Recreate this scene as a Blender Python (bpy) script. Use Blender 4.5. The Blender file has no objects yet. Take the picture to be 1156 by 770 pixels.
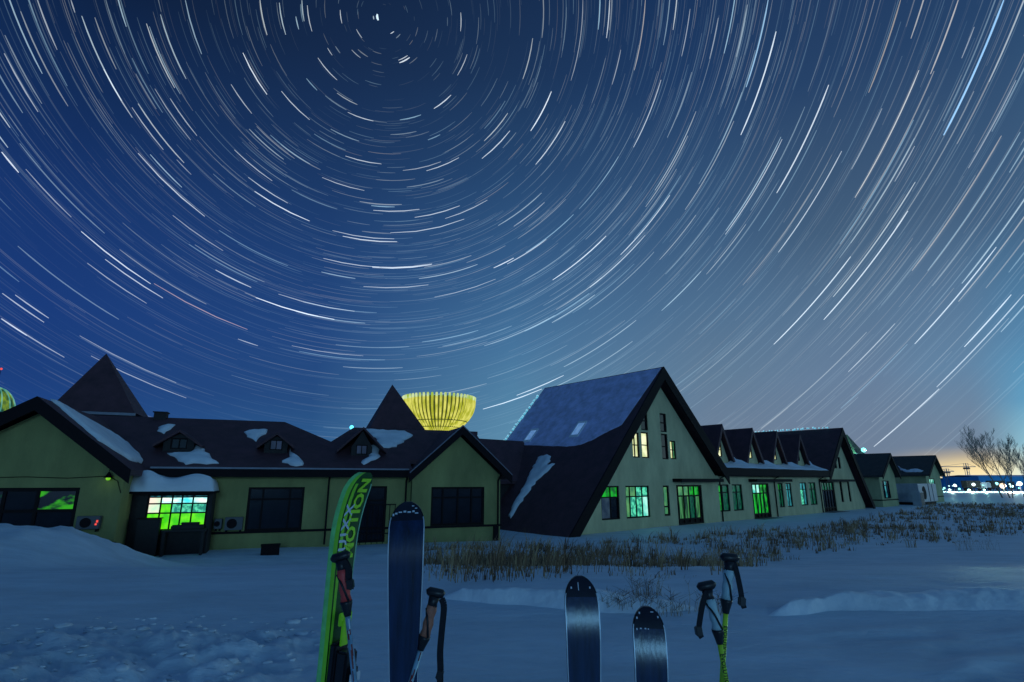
import bpy, bmesh, math, random
import numpy as np
from mathutils import Vector, Matrix
from mathutils.geometry import tessellate_polygon

random.seed(7)
rng = np.random.default_rng(7)
D = bpy.data
sc = bpy.context.scene
col = sc.collection
R = math.radians

# ------------------------------------------------------------------ camera
PITCH = R(14.297)
CAMZ = 3.0
cam_d = D.cameras.new('camera')
cam = D.objects.new('camera', cam_d)
col.objects.link(cam)
cam.location = (0, 0, CAMZ)
cam.rotation_euler = (R(90) + PITCH, 0, 0)
cam_d.sensor_width = 36
cam_d.lens = 36 * 620 / 1156
cam_d.clip_start = 0.05
cam_d.clip_end = 20000
sc.camera = cam

# ------------------------------------------------------------------ world: night sky
def lin(c):
    return tuple(((v / 255) / 12.92 if v / 255 <= .04045 else ((v / 255 + .055) / 1.055) ** 2.4) for v in c)

world = D.worlds.new('World')
sc.world = world
world.use_nodes = True
nt = world.node_tree
nt.nodes.clear()
N = nt.nodes.new
L = nt.links.new
geo = N('ShaderNodeTexCoord')
sep = N('ShaderNodeSeparateXYZ')
L(geo.outputs['Generated'], sep.inputs[0])
def math_node(op, a, b=None):
    n = N('ShaderNodeMath'); n.operation = op
    for i, v in enumerate((a, b)):
        if v is None: continue
        if isinstance(v, (int, float)): n.inputs[i].default_value = v
        else: L(v, n.inputs[i])
    return n.outputs[0]
azi = math_node('MULTIPLY', math_node('ARCTAN2', sep.outputs[0], sep.outputs[1]), 180 / math.pi)
ele = math_node('DIVIDE', math_node('MULTIPLY', math_node('ARCSINE', sep.outputs[2]), 180 / math.pi), 60.0)
# azimuth (deg, 0 = view axis) : [(elevation deg, sRGB)]
ZEN = (42, 88, 132)
BACK = [(0, (150, 196, 225)), (4, (110, 158, 196)), (8, (48, 84, 122)), (18, (32, 62, 102)), (40, (22, 48, 88)), (60, ZEN)]
BACKR = [(0, (190, 230, 244)), (6, (160, 208, 228)), (12, (90, 148, 184)), (25, (52, 92, 136)), (40, (28, 60, 104)), (60, ZEN)]
SKY = [
    (-180, BACK),
    (-120, [(0, (30, 60, 104)), (12, (24, 52, 96)), (40, (18, 42, 82)), (60, ZEN)]),
    (-80, [(0, (30, 66, 122)), (12, (25, 60, 116)), (25, (19, 50, 100)), (40, (16, 42, 84)), (60, ZEN)]),
    (-42, [(0, (30, 74, 142)), (8, (25, 61, 124)), (14, (24, 58, 122)), (22, (22, 53, 111)), (31, (17, 43, 87)), (40, (12, 30, 60)), (50, (9, 23, 45)), (60, ZEN)]),
    (-20, [(0, (46, 98, 146)), (8, (36, 75, 128)), (14, (33, 70, 127)), (22, (30, 64, 117)), (31, (26, 54, 97)), (40, (21, 42, 76)), (50, (15, 32, 60)), (60, ZEN)]),
    (0, [(0, (98, 146, 174)), (8, (82, 131, 166)), (14, (69, 115, 156)), (22, (52, 92, 136)), (31, (38, 71, 112)), (40, (27, 52, 88)), (50, (20, 40, 72)), (60, ZEN)]),
    (20, [(0, (128, 140, 156)), (5, (106, 127, 152)), (10, (96, 124, 151)), (17, (78, 111, 144)), (25, (56, 89, 126)), (38, (31, 60, 101)), (50, (19, 44, 83)), (60, ZEN)]),
    (33, [(0, (206, 194, 166)), (.9, (176, 166, 150)), (1.7, (128, 136, 150)), (2.4, (110, 128, 152)), (9, (102, 127, 156)), (15, (87, 116, 146)), (22, (67, 95, 125)), (35, (38, 66, 104)), (50, (23, 46, 84)), (60, ZEN)]),
    (39.5, [(0, (255, 244, 200)), (1.1, (250, 224, 166)), (2.0, (176, 166, 150)), (2.7, (116, 134, 156)), (9, (98, 132, 164)), (15, (87, 118, 150)), (22, (67, 95, 126)), (35, (38, 66, 104)), (50, (23, 46, 84)), (60, ZEN)]),
    (45, [(0, (205, 248, 252)), (2, (160, 222, 236)), (6, (92, 164, 202)), (11, (84, 134, 172)), (20, (66, 97, 130)), (35, (38, 67, 105)), (50, (22, 46, 84)), (60, ZEN)]),
    (60, [(0, (225, 255, 255)), (4, (205, 252, 255)), (10, (150, 220, 236)), (18, (84, 144, 176)), (35, (40, 78, 118)), (60, ZEN)]),
    (100, BACKR), (150, BACK), (180, BACK)]
prev = None
for k, (a, stops) in enumerate(SKY):
    rp = N('ShaderNodeValToRGB')
    rp.color_ramp.interpolation = 'LINEAR'
    els = rp.color_ramp.elements
    while len(els) < len(stops): els.new(0.5)
    for e, (d, c) in zip(els, stops):
        e.position = d / 60
        e.color = (*lin(c), 1)
    L(ele, rp.inputs[0])
    if prev is None:
        prev = rp.outputs[0]
    else:
        mr = N('ShaderNodeMapRange'); mr.interpolation_type = 'SMOOTHSTEP' if abs(a) > 30 else 'LINEAR'
        mr.inputs['From Min'].default_value = SKY[k - 1][0]
        mr.inputs['From Max'].default_value = a
        L(azi, mr.inputs['Value'])
        mx = N('ShaderNodeMix'); mx.data_type = 'RGBA'
        L(mr.outputs[0], mx.inputs['Factor'])
        L(prev, mx.inputs[6]); L(rp.outputs[0], mx.inputs[7])
        prev = mx.outputs[2]
bg = N('ShaderNodeBackground'); L(prev, bg.inputs[0]); bg.inputs[1].default_value = 1.0
skyt = N('ShaderNodeTexSky'); skyt.sky_type = 'NISHITA'; skyt.sun_disc = False
skyt.sun_elevation = R(7); skyt.sun_rotation = R(164)
bg2 = N('ShaderNodeBackground'); L(skyt.outputs[0], bg2.inputs[0]); bg2.inputs[1].default_value = 0.0006
ad = N('ShaderNodeAddShader'); L(bg.outputs[0], ad.inputs[0]); L(bg2.outputs[0], ad.inputs[1])
wo = N('ShaderNodeOutputWorld'); L(ad.outputs[0], wo.inputs[0])
world.cycles.sampling_method = 'MANUAL'
world.cycles.sample_map_resolution = 512

# weak blue fill lamp, added low behind the camera to light skis and streaks
back_fill_d = D.lights.new('back_fill', 'SUN'); back_fill_d.energy = 0.36; back_fill_d.angle = R(9); back_fill_d.color = (0.22, 0.60, 1.0)
back_fill_ob = D.objects.new('back_fill', back_fill_d); col.objects.link(back_fill_ob)
back_fill_ob.rotation_euler = (R(83), 0, R(16))

vs = sc.view_settings
vs.view_transform = 'Standard'; vs.look = 'None'; vs.exposure = 0; vs.gamma = 1; vs.use_curve_mapping = False
sc.cycles.transparent_max_bounces = 24
sc.cycles.max_bounces = 6

# ------------------------------------------------------------------ helpers
def ray(px, py):
    x = (px - 578) / 620; y = -(py - 385) / 620
    c, s = math.cos(PITCH), math.sin(PITCH)
    return Vector((x, c - y * s, s + y * c))
EYE = Vector((0, 0, CAMZ))
def at_depth(px, py, d):
    r = ray(px, py); return EYE + r * (d / r.y)
def on_plane(px, py, p, n):
    r = ray(px, py); return EYE + r * (n.dot(p - EYE) / n.dot(r))

def tag(o, label=None, cat=None, group=None, kind=None):
    if label: o['label'] = label
    if cat: o['category'] = cat
    if group: o['group'] = group
    if kind: o['kind'] = kind
    return o
def empty(name, loc=(0, 0, 0), rz=0.0, label=None, cat=None, group=None):
    o = D.objects.new(name, None); col.objects.link(o)
    o.location = loc; o.rotation_euler = (0, 0, rz); o.empty_display_size = .2
    return tag(o, label, cat, group)
def copy_tree(o, parent=None):
    c = o.copy(); col.objects.link(c); c.parent = parent
    for ch in list(o.children): copy_tree(ch, c)
    return c

class MB:
    def __init__(s): s.v = []; s.f = []; s.m = []
    def add(s, vs, fs, m=0):
        b = len(s.v); s.v += [tuple(v) for v in vs]
        s.f += [tuple(i + b for i in f) for f in fs]; s.m += [m] * len(fs)
    def quad(s, a, b, c, d, m=0): s.add([a, b, c, d], [(0, 1, 2, 3)], m)
    def box(s, x0, x1, y0, y1, z0, z1, m=0):
        s.add([(x0, y0, z0), (x1, y0, z0), (x1, y1, z0), (x0, y1, z0), (x0, y0, z1), (x1, y0, z1), (x1, y1, z1), (x0, y1, z1)],
              [(0, 3, 2, 1), (4, 5, 6, 7), (0, 1, 5, 4), (1, 2, 6, 5), (2, 3, 7, 6), (3, 0, 4, 7)], m)
    def slab(s, pts, off, m=0):
        """solid from a polygon and an offset vector"""
        n = len(pts); off = Vector(off)
        a = [Vector(p) for p in pts]; b = [p + off for p in a]
        tris = tessellate_polygon([a])
        s.add(a + b, [tuple(t) for t in tris] + [tuple(n + i for i in reversed(t)) for t in tris]
              + [(i, (i + 1) % n, n + (i + 1) % n, n + i) for i in range(n)], m)
    def tube(s, path, radii, seg=8, m=0, cap=True):
        path = [Vector(p) for p in path]; k = len(path)
        if not hasattr(radii, '__len__'): radii = [radii] * k
        b = []; up = Vector((0.31, 0.57, 0.76))
        for i, p in enumerate(path):
            t = (path[min(i + 1, k - 1)] - path[max(i - 1, 0)]).normalized()
            u = t.cross(up)
            if u.length < .05: u = t.cross(Vector((1, 0, 0)))
            u.normalize(); w = t.cross(u)
            for j in range(seg):
                a = 2 * math.pi * j / seg
                b.append(p + (u * math.cos(a) + w * math.sin(a)) * radii[i])
        f = []
        for i in range(k - 1):
            for j in range(seg):
                f.append((i * seg + j, i * seg + (j + 1) % seg, (i + 1) * seg + (j + 1) % seg, (i + 1) * seg + j))
        if cap:
            f.append(tuple(range(seg - 1, -1, -1))); f.append(tuple((k - 1) * seg + j for j in range(seg)))
        s.add(b, f, m)
    def lathe(s, prof, seg=16, c=(0, 0, 0), m=0):
        b = []
        for r, z in prof:
            for j in range(seg):
                a = 2 * math.pi * j / seg
                b.append((c[0] + r * math.cos(a), c[1] + r * math.sin(a), c[2] + z))
        f = []
        for i in range(len(prof) - 1):
            for j in range(seg):
                f.append((i * seg + j, i * seg + (j + 1) % seg, (i + 1) * seg + (j + 1) % seg, (i + 1) * seg + j))
        s.add(b, f, m)
    def build(s, name, mats, parent=None, smooth=False, bevel=0):
        me = D.meshes.new(name); me.from_pydata(s.v, [], s.f)
        if not isinstance(mats, (list, tuple)): mats = [mats]
        for m in mats: me.materials.append(m)
        if len(mats) > 1: me.polygons.foreach_set('material_index', s.m)
        if smooth: me.polygons.foreach_set('use_smooth', [True] * len(me.polygons))
        me.validate(); me.update()
        if bevel or True:
            bm = bmesh.new(); bm.from_mesh(me)
            if smooth: bmesh.ops.remove_doubles(bm, verts=bm.verts, dist=2e-5)
            if not smooth or bevel: bmesh.ops.recalc_face_normals(bm, faces=bm.faces)
            if bevel: bmesh.ops.bevel(bm, geom=list(bm.edges), offset=bevel, segments=2, affect='EDGES', clamp_overlap=True)
            bm.to_mesh(me); bm.free()
        o = D.objects.new(name, me); col.objects.link(o)
        if parent: o.parent = parent
        return o

# ------------------------------------------------------------------ materials
def mat(name, rgb, rough=.7, metal=0, noise=0, scale=4, bump=0, bscale=20, spec=.5, stretch=(1, 1, 1)):
    m = D.materials.new(name); m.use_nodes = True
    t = m.node_tree; p = t.nodes['Principled BSDF']
    p.inputs['Base Color'].default_value = (*rgb, 1)
    p.inputs['Roughness'].default_value = rough
    p.inputs['Metallic'].default_value = metal
    p.inputs['Specular IOR Level'].default_value = spec
    if noise or bump:
        tc = t.nodes.new('ShaderNodeTexCoord'); mp = t.nodes.new('ShaderNodeMapping')
        mp.inputs['Scale'].default_value = stretch
        t.links.new(tc.outputs['Object'], mp.inputs[0])
    if noise:
        n = t.nodes.new('ShaderNodeTexNoise'); n.inputs['Scale'].default_value = scale; n.inputs['Detail'].default_value = 7
        n.inputs['Roughness'].default_value = .65
        t.links.new(mp.outputs[0], n.inputs['Vector'])
        r = t.nodes.new('ShaderNodeMapRange'); r.inputs['From Min'].default_value = .3; r.inputs['From Max'].default_value = .7
        r.inputs['To Min'].default_value = 1 - noise; r.inputs['To Max'].default_value = 1 + noise * .6
        t.links.new(n.outputs[0], r.inputs[0])
        mx = t.nodes.new('ShaderNodeVectorMath'); mx.operation = 'SCALE'
        mx.inputs[0].default_value = rgb; t.links.new(r.outputs[0], mx.inputs['Scale'])
        t.links.new(mx.outputs[0], p.inputs['Base Color'])
    if bump:
        n2 = t.nodes.new('ShaderNodeTexNoise'); n2.inputs['Scale'].default_value = bscale; n2.inputs['Detail'].default_value = 5
        t.links.new(mp.outputs[0], n2.inputs['Vector'])
        b = t.nodes.new('ShaderNodeBump'); b.inputs['Strength'].default_value = bump; b.inputs['Distance'].default_value = .05
        t.links.new(n2.outputs[0], b.inputs['Height']); t.links.new(b.outputs[0], p.inputs['Normal'])
    return m

def lit(name, c1, c2, strength, scale=3.0, stretch=(1, 1, 1), thr=(.35, .65), rough=.15):
    """a lit window: two interior colours mottled by what hangs and stands inside"""
    m = D.materials.new(name); m.use_nodes = True
    t = m.node_tree; p = t.nodes['Principled BSDF']
    p.inputs['Base Color'].default_value = (.01, .015, .015, 1); p.inputs['Roughness'].default_value = rough
    tc = t.nodes.new('ShaderNodeTexCoord'); mp = t.nodes.new('ShaderNodeMapping'); mp.inputs['Scale'].default_value = stretch
    t.links.new(tc.outputs['Object'], mp.inputs[0])
    n = t.nodes.new('ShaderNodeTexNoise'); n.inputs['Scale'].default_value = scale; n.inputs['Detail'].default_value = 4
    t.links.new(mp.outputs[0], n.inputs['Vector'])
    r = t.nodes.new('ShaderNodeMapRange'); r.interpolation_type = 'SMOOTHSTEP'
    r.inputs['From Min'].default_value = thr[0]; r.inputs['From Max'].default_value = thr[1]
    t.links.new(n.outputs[0], r.inputs[0])
    mx = t.nodes.new('ShaderNodeMix'); mx.data_type = 'RGBA'
    t.links.new(r.outputs[0], mx.inputs['Factor'])
    mx.inputs[6].default_value = (*lin(c1), 1); mx.inputs[7].default_value = (*lin(c2), 1)
    t.links.new(mx.outputs[2], p.inputs['Emission Color']); p.inputs['Emission Strength'].default_value = strength
    return m

M = {}
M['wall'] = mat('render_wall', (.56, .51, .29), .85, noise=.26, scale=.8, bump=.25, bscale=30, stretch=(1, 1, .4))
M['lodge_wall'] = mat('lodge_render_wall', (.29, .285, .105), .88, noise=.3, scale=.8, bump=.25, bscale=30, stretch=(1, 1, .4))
M['wall_far'] = mat('pale_lit_side_far', (.42, .43, .22), .85, noise=.26, scale=.8, stretch=(1, 1, .4))
M['dark_wall'] = mat('porch_timber', (.025, .02, .02), .8, noise=.3, scale=6)
M['trim'] = mat('dark_trim', (.010, .006, .008), .7, noise=.2, scale=5, spec=.15)
M['frame'] = mat('window_frame', (.010, .006, .007), .6, noise=.2, scale=9, spec=.12)
M['drip'] = mat('drip_edge', (.14, .14, .18), .45, metal=.3, noise=.2)
M['glass'] = mat('dark_glass', (.012, .014, .022), .08, noise=.3, scale=2, spec=.32)
M['dim_glass'] = mat('dim_glass', (.02, .024, .034), .35, noise=.3, scale=3, spec=.1)
M['soffit'] = mat('soffit', (.03, .02, .02), .8)
M['bowl'] = None

def roof_mat(name, rgb, rough=.55, pitch=9.0):
    m = mat(name, rgb, rough, noise=.35, scale=1.5)
    t = m.node_tree; p = t.nodes['Principled BSDF']
    tc = t.nodes.new('ShaderNodeTexCoord')
    w = t.nodes.new('ShaderNodeTexBrick'); w.inputs['Scale'].default_value = pitch
    w.inputs['Color1'].default_value = (1, 1, 1, 1); w.inputs['Color2'].default_value = (.75, .75, .75, 1); w.inputs['Mortar'].default_value = (0, 0, 0, 1)
    w.inputs['Mortar Size'].default_value = .04
    mp = t.nodes.new('ShaderNodeMapping'); t.links.new(tc.outputs['Object'], mp.inputs[0]); mp.inputs['Rotation'].default_value = (0, 0, R(90))
    t.links.new(mp.outputs[0], w.inputs['Vector'])
    b = t.nodes.new('ShaderNodeBump'); b.inputs['Strength'].default_value = .5; b.inputs['Distance'].default_value = .04
    t.links.new(w.outputs['Color'], b.inputs['Height']); t.links.new(b.outputs[0], p.inputs['Normal'])
    return m
M['roof'] = roof_mat('roof_tiles', (.085, .034, .044), .7)
M['roof_far'] = roof_mat('roof_tiles_far', (.05, .045, .04), .7)
M['pale_sheet'] = roof_mat('pale_tiles', (.66, .64, .90), .6, 5.0)

def snow_mat(name, rgb=(.70, .76, .82), b1=.45, s1=5, b2=.4, s2=55, stretch=(1, 1, 1)):
    m = mat(name, rgb, .55, noise=.17, scale=.9, bump=0, stretch=(.6, 1.8, 1))
    m.node_tree.nodes['Principled BSDF'].inputs['Specular IOR Level'].default_value = .35
    t = m.node_tree; p = t.nodes['Principled BSDF']
    tc = t.nodes.new('ShaderNodeTexCoord'); mp = t.nodes.new('ShaderNodeMapping'); mp.inputs['Scale'].default_value = stretch
    t.links.new(tc.outputs['Object'], mp.inputs[0])
    prevn = None
    for st, s, dist in ((b1, s1, .08), (b2, s2, .015)):
        n = t.nodes.new('ShaderNodeTexNoise'); n.inputs['Scale'].default_value = s; n.inputs['Detail'].default_value = 6
        t.links.new(mp.outputs[0], n.inputs['Vector'])
        b = t.nodes.new('ShaderNodeBump'); b.inputs['Strength'].default_value = st; b.inputs['Distance'].default_value = dist
        t.links.new(n.outputs[0], b.inputs['Height'])
        if prevn: t.links.new(prevn, b.inputs['Normal'])
        prevn = b.outputs[0]
    t.links.new(prevn, p.inputs['Normal'])
    return m
M['snow'] = snow_mat('snow', stretch=(.7, 2.4, 1))
M['snow_roof'] = snow_mat('roof_snow', (.76, .79, .84), .3, 3, .2, 30)

GREEN = lit('lit_green', (24, 200, 40), (6, 92, 26), .75, 2.2)
GREEN_DIM = lit('lit_green_dim', (10, 95, 62), (6, 42, 40), .8, 3.5, (2, 2, .8))
GREEN_PALE = lit('lit_pale_green', (100, 170, 105), (58, 130, 88), .8, 2.0)
TEAL = lit('lit_teal', (95, 235, 185), (40, 140, 120), .95, 5.0, thr=(.42, .58))
TEALBLUE = lit('lit_teal_blue', (60, 170, 180), (8, 60, 75), .85, 2.4, (3, 3, .6))
SLATE = lit('lit_slate', (46, 66, 84), (24, 40, 62), .8, 2.0)
DUSK = lit('lit_dusk', (30, 40, 66), (20, 28, 50), .8, 2.0, rough=.5)
WARM = lit('lit_warm', (236, 238, 190), (190, 200, 140), 1.2, 1.5)
DOORG = lit('lit_door', (26, 215, 45), (8, 55, 25), .85, 2.6, (2.6, 2.6, .25), thr=(.42, .6))
DOORP = lit('lit_door_pale', (70, 140, 80), (8, 40, 24), .85, 2.2, (2.4, 2.4, .25), thr=(.42, .6))
WHITE = lit('lit_white_cyan', (225, 255, 240), (60, 205, 215), 1.5, 1.6, (1, 1, 3))
PINK = lit('lit_white_warm', (250, 225, 205), (120, 240, 190), 1.2, 1.2)
LIME = lit('lit_lime', (110, 240, 20), (60, 200, 12), 1.1, 2.5)
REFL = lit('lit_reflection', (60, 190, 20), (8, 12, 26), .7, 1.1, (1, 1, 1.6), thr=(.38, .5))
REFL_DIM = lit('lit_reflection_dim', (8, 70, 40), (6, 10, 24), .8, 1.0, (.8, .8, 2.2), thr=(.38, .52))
CYANW = lit('lit_cyan_white', (170, 245, 225), (60, 190, 170), 1.2, 1.2)

# ------------------------------------------------------------------ frames of the two building lines
class Frame:
    def __init__(s, p, ang):
        a = R(ang); s.u = Vector((math.sin(a), math.cos(a), 0)); s.n = Vector((-s.u.y, s.u.x, 0))
        s.p = Vector((p[0], p[1], 0)); s.rz = math.atan2(s.u.y, s.u.x)
    def w(s, a, b, z): return s.p + s.u * a + s.n * b + Vector((0, 0, z))
    def loc(s, q):
        d = q - s.p; return Vector((d.dot(s.u), d.dot(s.n), q.z))
    def pick(s, px, py, a, b, c):
        """pixel -> local point on the local plane through a,b,c"""
        A, B, C = s.w(*a), s.w(*b), s.w(*c)
        return s.loc(on_plane(px, py, A, (B - A).cross(C - A)))
FA = Frame((-13.53, 25.67), 68.2)
FB = Frame((3.1, 32.71), 49.3)

# ------------------------------------------------------------------ terrain
def vnoise(x, y, seed):
    r = np.random.default_rng(seed).random((256, 256))
    xi = np.floor(x).astype(int); yi = np.floor(y).astype(int)
    fx = x - xi; fy = y - yi
    fx = fx * fx * (3 - 2 * fx); fy = fy * fy * (3 - 2 * fy)
    a = r[xi % 256, yi % 256]; b = r[(xi + 1) % 256, yi % 256]; c = r[xi % 256, (yi + 1) % 256]; d = r[(xi + 1) % 256, (yi + 1) % 256]
    return (a * (1 - fx) + b * fx) * (1 - fy) + (c * (1 - fx) + d * fx) * fy - .5
def fbm(x, y, seed, o=4):
    s = 0; a = 1
    for k in range(o):
        s = s + a * vnoise(x * 2 ** k + 13.7 * k, y * 2 ** k - 7.1 * k, seed + k); a *= .5
    return s
def sst(a, b, x):
    t = np.clip((x - a) / (b - a), 0, 1); return t * t * (3 - 2 * t)
def terrain(x, y):
    x = np.asarray(x, float); y = np.asarray(y, float)
    dd = np.sqrt(y * y + .12 * x * x) * np.sign(y)
    z = 1.5 - 1.5 * sst(8.5, 24, dd)
    z = np.where(y < 0, 1.5, z)
    # ploughed mound before the left gable
    mx = sst(-9.0, -12.9, x); my = np.exp(-((y - 15.9) / 3.0) ** 2)
    z = z + (1.12 + .1 * fbm(x * .5, y * .5, 91, 2) + .16 * fbm(x * 2.2, y * 2.2, 93, 5)) * mx * my
    # low windrow by the lodge wall
    z = z + .22 * np.exp(-((y - 22.3 - .33 * (x + 9)) / .8) ** 2) * sst(-10.5, -9, x) * sst(6, -1, x) * (.7 + fbm(x * .9, y * .9, 44, 3))
    # low drift edge that faces the camera, right half
    yb = 6.62 + .25 * np.sin(x * .55 + .4) + .25 * vnoise(x * .7, x * 0 + 3, 5)
    amp = .01 + .03 * (sst(-.9, 1.2, x) * (1 - .75 * sst(1.9, 2.4, x) * sst(3.1, 2.7, x)))
    z = z + amp * sst(0, .42, y - yb) * sst(16, 9, y) * sst(-1.3, -.2, x)
    # undulations
    near = sst(60, 20, np.hypot(x, y))
    z = z + .10 * fbm(x * .22, y * .22, 21, 3) * (.25 + .75 * sst(9, 18, np.hypot(x, y))) * (.4 + .6 * near)
    z = z + .03 * fbm(x * .9, y * 1.4, 31, 4) * near * (.5 + .5 * sst(9, 16, y))
    # broken ploughed snow, bottom left
    rough = sst(-1.2, -2.4, x) * sst(6.6, 5.9, y + .25 * vnoise(x * 2, y * 2, 8)) * sst(1.0, 3.0, y)
    z = z + rough * (.16 * fbm(x * 3.2, y * 3.6, 51, 4) + .05 * np.abs(fbm(x * 9, y * 9, 61, 3)))
    # wind ripples, bottom right
    rip = sst(1.4, 3.0, x) * sst(6.6, 6.0, y)
    z = z + rip * .034 * np.sin((y * 5.5 - x * 1.5 + 3.0 * fbm(x * .8, y * .8, 71, 3)) * 2.0) * (.5 + vnoise(x * 1.3, y * 1.3, 77))
    z = np.where(np.hypot(x, y) > 400, 0, z)
    return z
def T(x, y): return float(terrain(np.array([x]), np.array([y]))[0])

def make_ground():
    th = np.concatenate([np.arange(-180, -52, 6.), np.arange(-52, 52, .25), np.arange(52, 180, 6.)])
    rr = [0.0, .25]
    while rr[-1] < 6000: rr.append(rr[-1] * (1.0125 if 4 < rr[-1] < 14 else 1.02 if rr[-1] < 60 else 1.06))
    rr = np.array(rr[1:])
    a = np.radians(th)
    X = np.outer(rr, np.sin(a)); Y = np.outer(rr, np.cos(a))
    Z = terrain(X, Y)
    nr, na = X.shape
    V = np.stack([X, Y, Z], -1).reshape(-1, 3)
    V = np.concatenate([V, [[0, 0, T(0, 0)]]])
    i = np.arange(nr - 1)[:, None]; j = np.arange(na)[None, :]
    j2 = (j + 1) % na
    Fq = np.stack(np.broadcast_arrays(i * na + j, (i + 1) * na + j, (i + 1) * na + j2, i * na + j2), -1).reshape(-1, 4)[:, ::-1]
    tri = [(nr * na, k, (k + 1) % na) for k in range(na)]
    faces = [tuple(q) for q in Fq.tolist()] + tri
    me = D.meshes.new('snow_ground'); me.from_pydata(V.tolist(), [], faces)
    me.materials.append(M['snow']); me.polygons.foreach_set('use_smooth', [True] * len(me.polygons)); me.update()
    bm = bmesh.new(); bm.from_mesh(me); bm.faces.ensure_lookup_table()
    if bm.faces[1000].normal.z < 0:
        for f in bm.faces: f.normal_flip()
    bm.to_mesh(me); bm.free()
    o = D.objects.new('snow_ground', me); col.objects.link(o); tag(o, kind='structure')
make_ground()

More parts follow.
